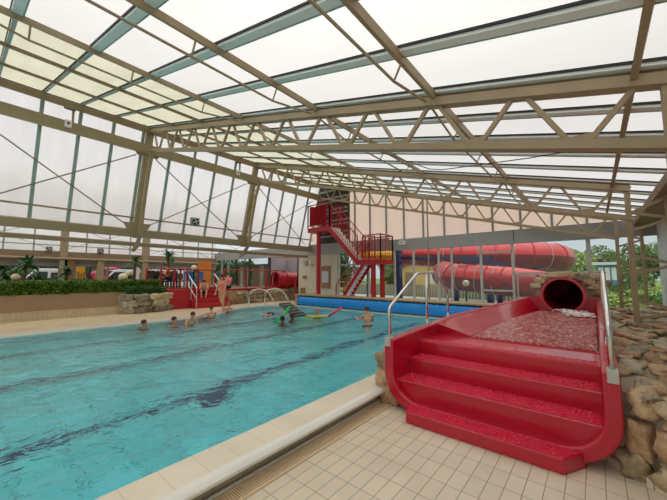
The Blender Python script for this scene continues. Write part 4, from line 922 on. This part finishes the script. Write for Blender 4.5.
# trees
random.seed(9)
def tree(x, y, H, R, m, label, n=5200, grp=None, sz=.22):
    t = thing('tree', (x, y, 0), label, 'tree', grp)
    MB().tube([(x, y, 0), (x + .1, y, H * .35), (x, y + .1, H * .6)], [.22, .16, .08], 8).build('trunk', 'bark', t, smooth=True)
    bl = [(Vector((random.gauss(0, .42) * R, random.gauss(0, .42) * R, random.uniform(.25, .88) * H)), random.uniform(.35, .6) * R) for _ in range(9)]
    def f():
        c, r = random.choice(bl); p = Vector((random.gauss(0, 1), random.gauss(0, 1), random.gauss(0, 1))).normalized() * r * random.uniform(.7, 1.05); q = c + p
        return (x + q.x, y + q.y, max(.4, q.z))
    tag(MB().leaves(f, n, sz).build('leaves', m, t), kind='stuff'); return t
for i, (x, y, H, R, m, lab) in enumerate((
    (36, 1.5, 4.1, 2.0, 'leafl', 'light green tree beside the bend of the upper red tube'), (40, -1.1, 4.5, 2.2, 'leafm', 'full mid green tree behind the blue hut roof'), (44, -4.4, 4.6, 2.2, 'leafm', 'mid green tree seen through the lattice columns'),
    (46, -7.2, 4.2, 2.2, 'leafm', 'tree beyond the corner of the end wall and right wall'), (34, 4.2, 4.0, 2.0, 'leafl', 'light green tree behind the upper red tube'), (36, 8.0, 4.0, 2.2, 'leafm', 'tree behind the slides beyond the timber fence'),
    (30, 14.5, 3.6, 1.6, 'leafl', 'bright green tree beside the yellow house'), (33, 18, 4.0, 2.2, 'leafm', 'tree behind the red stair tower glazing'), (27, 22, 4.6, 2.4, 'leafd', 'dark tree behind the cafe windows'), (20, 31, 4.6, 2.6, 'leafd', 'dark tree beyond the terrace corner'),
    (15, 33, 4.4, 2.5, 'leafm', 'tree behind the terrace blinds'), (10.5, 34, 4.6, 2.6, 'leafd', 'dark tree behind the white vans'), (7, 34, 4.4, 2.6, 'leafm', 'tree behind the pink parasol'), (3.8, 33, 4.4, 2.6, 'leafd', 'dark tree behind the yellow play slide'), (1.4, 31, 4.4, 2.3, 'leafd', 'dark tree outside above the round planter lamp'), (-1, 32, 4.4, 2.5, 'leafm', 'tree outside at the end of the planter'))):
    tree(x, y, H, R, m, lab)
for i, (x, y, rz, m, lab) in enumerate(((14.6, -.5, .46, 'leafl', 'light green shrub outside the glass beside the chrome slide rail'), (15.4, -1.2, .48, 'leaf', 'green shrub outside between the lattice columns'), (17.5, -.2, .5, 'leafl', 'yellowish shrub behind the one beside the slide rail'),
    (19, -1.3, .5, 'leafl', 'shrub outside below the blue hut'), (16.5, -2.2, .5, 'leafd', 'dark shrub outside near the right wall boards'), (22, -2.6, .55, 'leafl', 'yellow green shrub at the edge of the meadow'), (21, .6, .5, 'leafm', 'shrub outside behind the stone surround'), (24, -.9, .55, 'leaf', 'shrub in front of the blue hut'))):
    bush(x, y, .0, .75 + .2 * (i % 3), .8, rz, 3200, .08, m, lab)
# vans and play slide beyond the annex glass
def van(x, y, label, L=3.6, H=1.95, m='carw'):
    t = thing('van', (x, y, .12), label, 'van'); z = .12
    prof = [(-L / 2, .3), (-L / 2, 1.0), (-L / 2 + .5, 1.15), (-L / 2 + 1.1, H - .05), (-L / 2 + 1.4, H), (L / 2 - .1, H), (L / 2, H - .3), (L / 2, .3)]
    n = len(prof); b = MB().add([(x + a, y - .85, z + c) for a, c in prof] + [(x + a, y + .85, z + c) for a, c in prof], [list(range(n)), list(range(n, 2 * n))[::-1]] + [(i, n + i, n + (i + 1) % n, (i + 1) % n) for i in range(n)])
    bevel(b.build('body', m, t), .06, 3)
    MB().add([(x - L / 2 + .62, y - .87, z + 1.15), (x - L / 2 + 1.1, y - .87, z + H - .2), (x - L / 2 + 1.7, y - .87, z + H - .2), (x - L / 2 + 1.7, y - .87, z + 1.15)], [(0, 3, 2, 1)]).build('side_window', 'cglass', t)
    MB().box(x - L / 2 + 1.85, x + L / 2 - .3, y - .875, y - .86, z + 1.15, z + H - .25).build('side_window', 'cglass', t)
    MB().add([(x - L / 2 + .48, y - .7, z + 1.18), (x - L / 2 + 1.06, y - .7, z + H - .1), (x - L / 2 + 1.06, y + .7, z + H - .1), (x - L / 2 + .48, y + .7, z + 1.18)], [(0, 1, 2, 3)]).build('windscreen', 'cglass', t)
    for a in (-L / 2 + .7, L / 2 - .7):
        for sy in (-1, 1): MB().tube([(x + a, y + sy * .87, z + .32), (x + a, y + sy * .7, z + .32)], .32, 16).build('wheel', 'tyre', t)
van(7.6, 27.2, 'white van parked outside behind the globe lamps'); van(3.1, 27.5, 'white van parked outside behind the low dracaena', 2.8); van(11.2, 28.5, 'white van parked outside behind the red railing', 3.6)
t = thing('play_slide', (4.0, 24.5, .12), 'yellow children play slide outside the annex window', 'play slide')
b = MB(); P = [(4.05, .12), (4.1, 1.6), (4.2, 2.35), (4.45, 2.5), (4.75, 2.4), (4.85, 1.6), (5.0, .12)]; n = len(P)
b.add([(x, 24.2, z) for x, z in P] + [(x, 25.0, z) for x, z in P], [list(range(n)), list(range(n, 2 * n))[::-1]] + [(i, n + i, n + (i + 1) % n, (i + 1) % n) for i in range(n)]); bevel(b.build('body', 'yellow', t), .05)
MB().box(5.0, 5.1, 24.3, 24.6, .12, 2.3).build('mast', 'navy', t)
for k in range(4): MB().box(4.3 + k * .15, 4.35 + k * .15, 24.15, 24.2, 1.3, 1.75 + .1 * (k % 2)).build('rib', 'tan', t)
t = thing('play_dome', (5.0, 24.6, .12), 'crimson play dome outside beside the yellow play slide', 'play dome')
MB().ball((5.5, 24.8, .5), (.75, .6, 1.45), 20, 14).build('dome', 'pink', t, smooth='all')
for k in range(5): MB().tube([(5.5 + .78 * cos(pi * j / 10), 24.8 - .58 * sin(pi * (k + .5) / 5) * .2 - .3, .5 + 1.48 * sin(pi * j / 10) * (1 - k * .12)) for j in range(11)], .015, 5).build('seam', 'redm', t) if k < 2 else None
MB().box(4.9, 6.2, 24.9, 25.3, .12, .6).build('base', 'pink', t)
t = thing('parasol', (6.2, 25.5, .12), 'pink flat parasol outside behind the hedge', 'parasol')
MB().tube([(6.35, 25.5, .12), (6.35, 25.5, 2.3)], .03, 8).build('pole', 'redp', t); b = MB()
ring = [(6.45 + .6 * cos(k * pi / 4), 25.5 + .6 * sin(k * pi / 4), 2.12) for k in range(8)]; b.add(ring + [(6.45, 25.5, 2.24)] + [(x, y, 2.06) for x, y, z in ring], [(k, (k + 1) % 8, 8) for k in range(8)] + [(k, 9 + k, 9 + (k + 1) % 8, (k + 1) % 8) for k in range(8)]); b.build('canopy', 'pinkf', t)

# ================================================================== PEOPLE
def capsule(b, p, q, r0, r1, n=10):
    p = Vector(p); q = Vector(q); d = (q - p).normalized(); P = []; Rr = []
    for k in range(3): a = pi / 2 * (1 - k / 3); P.append(p - d * r0 * sin(a)); Rr.append(max(.001, r0 * cos(a)))
    P += [p, q]; Rr += [r0, r1]
    for k in range(1, 4): a = pi / 2 * k / 3; P.append(q + d * r1 * sin(a)); Rr.append(max(.001, r1 * cos(a)))
    b.tube(P, Rr, n)
def remeshed(b, name, m, parent, vox=.012, it=4):
    me = bpy.data.meshes.new(name); me.from_pydata(b.v, [], b.f); o = bpy.data.objects.new(name, me); COL.objects.link(o)
    md_ = o.modifiers.new('r', 'REMESH'); md_.mode = 'VOXEL'; md_.voxel_size = vox
    sm = o.modifiers.new('s', 'SMOOTH'); sm.factor = .5; sm.iterations = it
    dg = bpy.context.evaluated_depsgraph_get(); me2 = bpy.data.meshes.new_from_object(o.evaluated_get(dg)); bpy.data.objects.remove(o); 
    for p in me2.polygons: p.use_smooth = True
    me2.materials.clear(); me2.materials.append(M[m]); o = bpy.data.objects.new(name, me2); COL.objects.link(o); o.parent = parent
    return o
STAND = dict(pelvis=(0, 0, .53), chest=(.01, 0, .73), neck=(.01, 0, .835), head=(.025, 0, .925),
    lsh=(0, .105, .805), lel=(-.01, .13, .64), lwr=(.04, .14, .49), rsh=(0, -.105, .805), rel=(-.01, -.13, .64), rwr=(.04, -.14, .49),
    lhip=(0, .052, .51), lkn=(.015, .06, .285), lan=(0, .06, .045), rhip=(0, -.052, .51), rkn=(.015, -.06, .285), ran=(0, -.06, .045), lft=(1, 0, 0), rft=(1, 0, 0))
def person(label, loc, heading, H, pose=None, skin='skin', hair='hairb', wear=(('trunks', 'cnavy'),), pitch=0, face=(1, 0, 0), roll=0, group=None):
    t = thing('person', loc, label, 'person', group)
    J = dict(STAND); J.update(pose or {})
    Rm = Matrix.Rotation(heading, 3, 'Z') @ Matrix.Rotation(pitch, 3, 'Y') @ Matrix.Rotation(roll, 3, 'X')
    def V(k): v = Vector(J[k] if isinstance(k, str) else k) * H; return Rm @ v
    b = MB(); s = H
    capsule(b, V('pelvis') + Rm @ Vector((0, .035 * s, 0)), V('pelvis') - Rm @ Vector((0, .035 * s, 0)), .062 * s, .062 * s)
    capsule(b, V('pelvis'), V('chest'), .062 * s, .066 * s); ax = (V('lsh') - V('rsh')).normalized()
    capsule(b, V('chest') + ax * .04 * s, V('chest') - ax * .04 * s, .062 * s, .062 * s)
    mid = V('pelvis').lerp(V('chest'), .5); capsule(b, mid + ax * .025 * s, mid - ax * .025 * s, .056 * s, .056 * s)
    capsule(b, V('chest'), V('neck'), .055 * s, .032 * s); capsule(b, V('neck'), V('head'), .031 * s, .03 * s)
    for q in 'lr':
        capsule(b, V('chest').lerp(V('neck'), .5), V(q + 'sh'), .035 * s, .034 * s)
        capsule(b, V(q + 'sh'), V(q + 'el'), .031 * s, .023 * s); capsule(b, V(q + 'el'), V(q + 'wr'), .023 * s, .015 * s)
        d = (V(q + 'wr') - V(q + 'el')).normalized(); side = d.cross(ax).normalized(); w0 = V(q + 'wr')
        pc = w0 + d * .025 * s; sd = side if abs(side.z) < .9 else ax
        capsule(b, w0, w0 + d * .04 * s, .015 * s, .019 * s)
        nrm = d.cross(sd)
        for f in range(4):
            o_ = sd * (f - 1.5) * .0125 * s; L = (.034, .042, .04, .03)[f] * s; a = w0 + d * .045 * s + o_; c = a + d * L * .55 + o_ * .25; e = c + (d * .8 + nrm * .5) * L * .5
            capsule(b, a, c, .0068 * s, .0062 * s, 6); capsule(b, c, e, .0062 * s, .0055 * s, 6)
        a = w0 + d * .015 * s - sd * .016 * s; capsule(b, a, a + (d * .6 - sd * .9).normalized() * .035 * s, .008 * s, .0065 * s, 6)
        capsule(b, V(q + 'hip'), V(q + 'kn'), .053 * s, .034 * s); capsule(b, V(q + 'kn'), V(q + 'an'), .034 * s, .02 * s)
        cf = V(q + 'kn').lerp(V(q + 'an'), .3); capsule(b, cf, V(q + 'kn').lerp(V(q + 'an'), .45), .034 * s, .03 * s)
        fd = Rm @ Vector(J[q + 'ft']); a = V(q + 'an'); capsule(b, a - fd * .02 * s - Vector((0, 0, .012 * s)), a + fd * .085 * s - Vector((0, 0, .025 * s)), .024 * s, .014 * s)
    # head
    fv = (Rm @ Vector(face)).normalized(); h = V('head'); up = (h - V('neck')).normalized(); sd = up.cross(fv).normalized(); fv = sd.cross(up).normalized(); F = Matrix((fv, sd, up)).transposed()
    def hd_(x, y, z): return h + F @ (Vector((x, y, z)) * s)
    def ell(b, c, r, n=14, m=10, tilt=0):
        i = len(b.v); b.ball((0, 0, 0), (r[0] * s, r[1] * s, r[2] * s), n, m)
        for k in range(i, len(b.v)): b.v[k] = hd_(*c) + F @ b.v[k]
    ell(b, (-.004, 0, .012), (.055, .045, .056)); ell(b, (.012, 0, -.025), (.036, .032, .04)); ell(b, (.05, 0, -.012), (.013, .008, .012), 8, 6)
    for q in (-1, 1): ell(b, (-.006, q * .046, -.006), (.012, .007, .018), 8, 6)
    body = remeshed(b, 'body', skin, t, .0105 * max(H, 1.2) / 1.3, 3)
    for q in (-1, 1): e = MB(); ell(e, (.048, q * .018, .004), (.006, .008, .006), 8, 6); e.v = [v + Vector(loc) for v in e.v]; e.build('eye', 'eye', t)
    e = MB(); ell(e, (.044, 0, -.036), (.006, .015, .004), 8, 6); e.v = [v + Vector(loc) for v in e.v]; e.build('mouth', 'lip', t)
    e = MB(); ell(e, (-.012, 0, .026), (.057, .052, .054), 16, 10)
    if hair == 'hairf' or 'girl' in label: ell(e, (-.05, 0, .02), (.03, .026, .05), 10, 8)
    e.v = [v for v in e.v]
    remeshed(e, 'hair', hair, t, .008, 2)
    for nm, m in wear:
        e = MB()
        if nm in ('trunks', 'swimsuit', 'shorts'):
            capsule(e, V('pelvis') + ax * .036 * s, V('pelvis') - ax * .036 * s, .071 * s, .071 * s); capsule(e, V('pelvis'), V('pelvis').lerp(V('chest'), .3), .07 * s, .068 * s)
            for q in 'lr': capsule(e, V(q + 'hip'), V(q + 'hip').lerp(V(q + 'kn'), .12 if nm == 'swimsuit' else .4), .06 * s, (.05 if nm == 'swimsuit' else .056) * s)
        if nm in ('swimsuit', 'shirt'):
            capsule(e, V('pelvis').lerp(V('chest'), .1), V('chest'), .07 * s, .072 * s); capsule(e, V('chest') + ax * .045 * s, V('chest') - ax * .045 * s, .068 * s, .068 * s)
            capsule(e, mid + ax * .03 * s, mid - ax * .03 * s, .063 * s, .063 * s)
            if nm == 'shirt':
                for q in 'lr': capsule(e, V(q + 'sh'), V(q + 'sh').lerp(V(q + 'el'), .45), .042 * s, .036 * s)
        remeshed(e, nm, m, t, .012, 2)
    return t
for o_ in (): pass
ARMS_OUT = dict(lel=(.07, .2, .77), lwr=(.17, .22, .79), rel=(.07, -.2, .77), rwr=(.17, -.22, .79))
SIT = dict(pelvis=(0, 0, .06), chest=(.02, 0, .26), neck=(.05, 0, .36), head=(.09, 0, .44), lsh=(.03, .1, .335), rsh=(.03, -.1, .335), lel=(.12, .14, .2), rel=(.12, -.14, .2), lwr=(.2, .08, .26), rwr=(.2, -.08, .26),
    lhip=(.02, .052, .06), rhip=(.02, -.052, .06), lkn=(.23, .09, .12), rkn=(.23, -.09, .12), lan=(.26, .07, -.1), ran=(.26, -.07, -.1))
BENT = dict(lkn=(.12, .07, .32), rkn=(.12, -.07, .32), lan=(-.06, .06, .2), ran=(-.06, -.06, .2))
def inwater(x, y, H, level): return (x, y, WZ - level * H)
# 1 swimmers near the far edge
person('lone swimmer below the hedge end, head just above water, arms reaching forward', inwater(3.39, 10.0, 1.4, .87), radians(-60), 1.4, {**BENT, **ARMS_OUT}, face=(1, .2, 0))
person('brown haired swimmer between the lone head and the bent child, shoulders just out of water', inwater(4.12, 9.75, 1.45, .85), radians(-60), 1.45, {**BENT, **ARMS_OUT})
person('child rising from the water bent forward, chest above water, in front of the red steps', inwater(4.45, 9.5, 1.35, .7), radians(-75), 1.35, {**BENT, 'chest': (.05, 0, .72), 'neck': (.1, 0, .82), 'head': (.14, 0, .89), 'lsh': (.08, .1, .79), 'rsh': (.08, -.1, .79), 'lel': (.12, .16, .67), 'rel': (.12, -.16, .67), 'lwr': (.22, .18, .64), 'rwr': (.22, -.18, .64)}, hair='hairb')
person('child seen from behind leaning on the pool edge before the red steps, one arm out', inwater(5.65, 10.35, 1.3, .7), radians(80), 1.3, {**BENT, 'lel': (.02, .24, .76), 'lwr': (.1, .36, .73), 'rel': (.1, -.13, .7), 'rwr': (.17, -.1, .75)}, hair='hairb')
person('girl with brown hair walking along the pool edge in a peach swimsuit, looking down', (6.62, 11.3, .2), radians(-150), 1.5, dict(pelvis=(-.01, 0, .52), chest=(.03, 0, .715), neck=(.05, 0, .815), head=(.085, 0, .895), lsh=(.04, .1, .79), rsh=(.03, -.1, .79), lel=(.09, .12, .63), lwr=(.17, .09, .53), rel=(.05, -.13, .62), rwr=(.12, -.13, .5),
    lkn=(.09, .055, .3), lan=(.02, .055, .045), rkn=(-.03, -.055, .29), ran=(-.18, -.055, .09)), wear=(('swimsuit', 'cpeach'),), face=(1, 0, -.4))
person('fair haired child propped on forearms on the pool edge at the walking girl feet', inwater(6.95, 11.35, 1.25, .7), radians(100), 1.25, {**BENT, 'lel': (.13, .13, .76), 'lwr': (.24, .08, .77), 'rel': (.13, -.13, .76), 'rwr': (.24, -.08, .77)}, hair='hairf')
person('person in pink top and black shorts sitting on the red coping behind the walking girl', (8.4, 13.85, .99), radians(75), 1.5, SIT, wear=(('shirt', 'cpink'), ('shorts', 'cblack')), face=(1, .2, -.2))
person('child sitting on the top of the red steps with elbows on knees, head bent down', (7.15, 13.8, .80), radians(-120), 1.3, {**SIT, 'lel': (.2, .13, .17), 'rel': (.2, -.13, .17), 'lwr': (.2, .05, .3), 'rwr': (.2, -.05, .3), 'head': (.12, 0, .42)}, wear=(('trunks', 'cnavy'),), face=(1, 0, -.5))
person('person in an orange top sitting on a terrace chair behind the red railing', (6.0, 14.85, 1.38), radians(160), 1.5, SIT, wear=(('shirt', 'corange'), ('shorts', 'cnavy')))
person('prone swimmer in the far pool, only kicking legs breaking the surface', (6.85, 8.95, WZ + .07), radians(35), 1.5, dict(lan=(.01, .06, .05), ran=(.01, -.06, .05), lel=(-.02, .15, .95), lwr=(0, .1, 1.1), rel=(-.02, -.15, .95), rwr=(0, -.1, 1.1), lft=(.2, 0, -1), rft=(.2, 0, -1)), pitch=radians(97), face=(1, 0, .3))
person('dark haired swimmer seen from behind leaning over a green foam noodle', inwater(6.4, 7.45, 1.45, .86), radians(30), 1.45, {**BENT, **ARMS_OUT}, skin='skind', hair='hairk')
person('dark haired swimmer in profile holding on beneath the floating grey mat', inwater(7.05, 7.75, 1.45, .86), radians(-40), 1.45, {**BENT, **ARMS_OUT}, skin='skind', hair='hairb')
person('fair swimmer holding a pink and yellow foam noodle before the blue cover', inwater(8.3, 7.75, 1.5, .83), radians(-140), 1.5, {**BENT, **ARMS_OUT}, hair='hairf')
person('boy wading in front of the blue cover, seen from behind, arms lifted', inwater(7.75, 5.2, 1.4, .62), radians(60), 1.4, {'lel': (.1, .17, .69), 'lwr': (.2, .15, .72), 'rel': (.1, -.17, .68), 'rwr': (.19, -.12, .71), 'lkn': (.06, .06, .3), 'lan': (-.05, .06, .1), 'rkn': (.06, -.06, .3), 'ran': (-.05, -.06, .1)}, hair='hairb')
# floats
o = MB().tube([(6.35, 7.75, WZ + .0), (6.6, 7.75, WZ + .1), (6.85, 7.75, WZ + .3), (7.0, 7.8, WZ + .42)], .035, 10).build('foam_noodle', 'green', smooth='all'); tag(o, 'bright green foam noodle sticking up in front of the dark haired swimmer', 'pool noodle')
t = thing('floating_mat', (7.9, 8.1, WZ), 'dark grey ribbed foam mat tilted out of the water above two swimmers', 'float mat')
m_ = MB().beam((7.6, 8.75, WZ + .42), (7.45, 7.75, WZ + .08), .5, .09, (0, 0, 1)).build('mat', 'roll', t); bevel(m_, .03)
for k in range(5): f = .1 + .2 * k; p = Vector((7.6, 8.75, WZ + .44)).lerp(Vector((7.45, 7.75, WZ + .1)), f); MB().beam(p + Vector((-.24, 0, .03)), p + Vector((.24, 0, .03)), .06, .03).build('rib', 'cblack', t)
t = thing('foam_noodle', (8.2, 7.5, WZ), 'bent foam noodle, pink end up and yellow part floating, held by the fair swimmer', 'pool noodle')
MB().tube([(8.1, 7.05, WZ + .06), (8.3, 6.9, WZ + .2), (8.5, 6.75, WZ + .36)], .035, 10).build('pink_end', 'pinkf', t, smooth='all'); MB().tube([(7.7, 8.45, WZ), (7.8, 8.0, WZ + .03), (7.9, 7.5, WZ + .03), (8.1, 7.05, WZ + .06)], .035, 10).build('yellow_part', 'yelf', t, smooth='all')
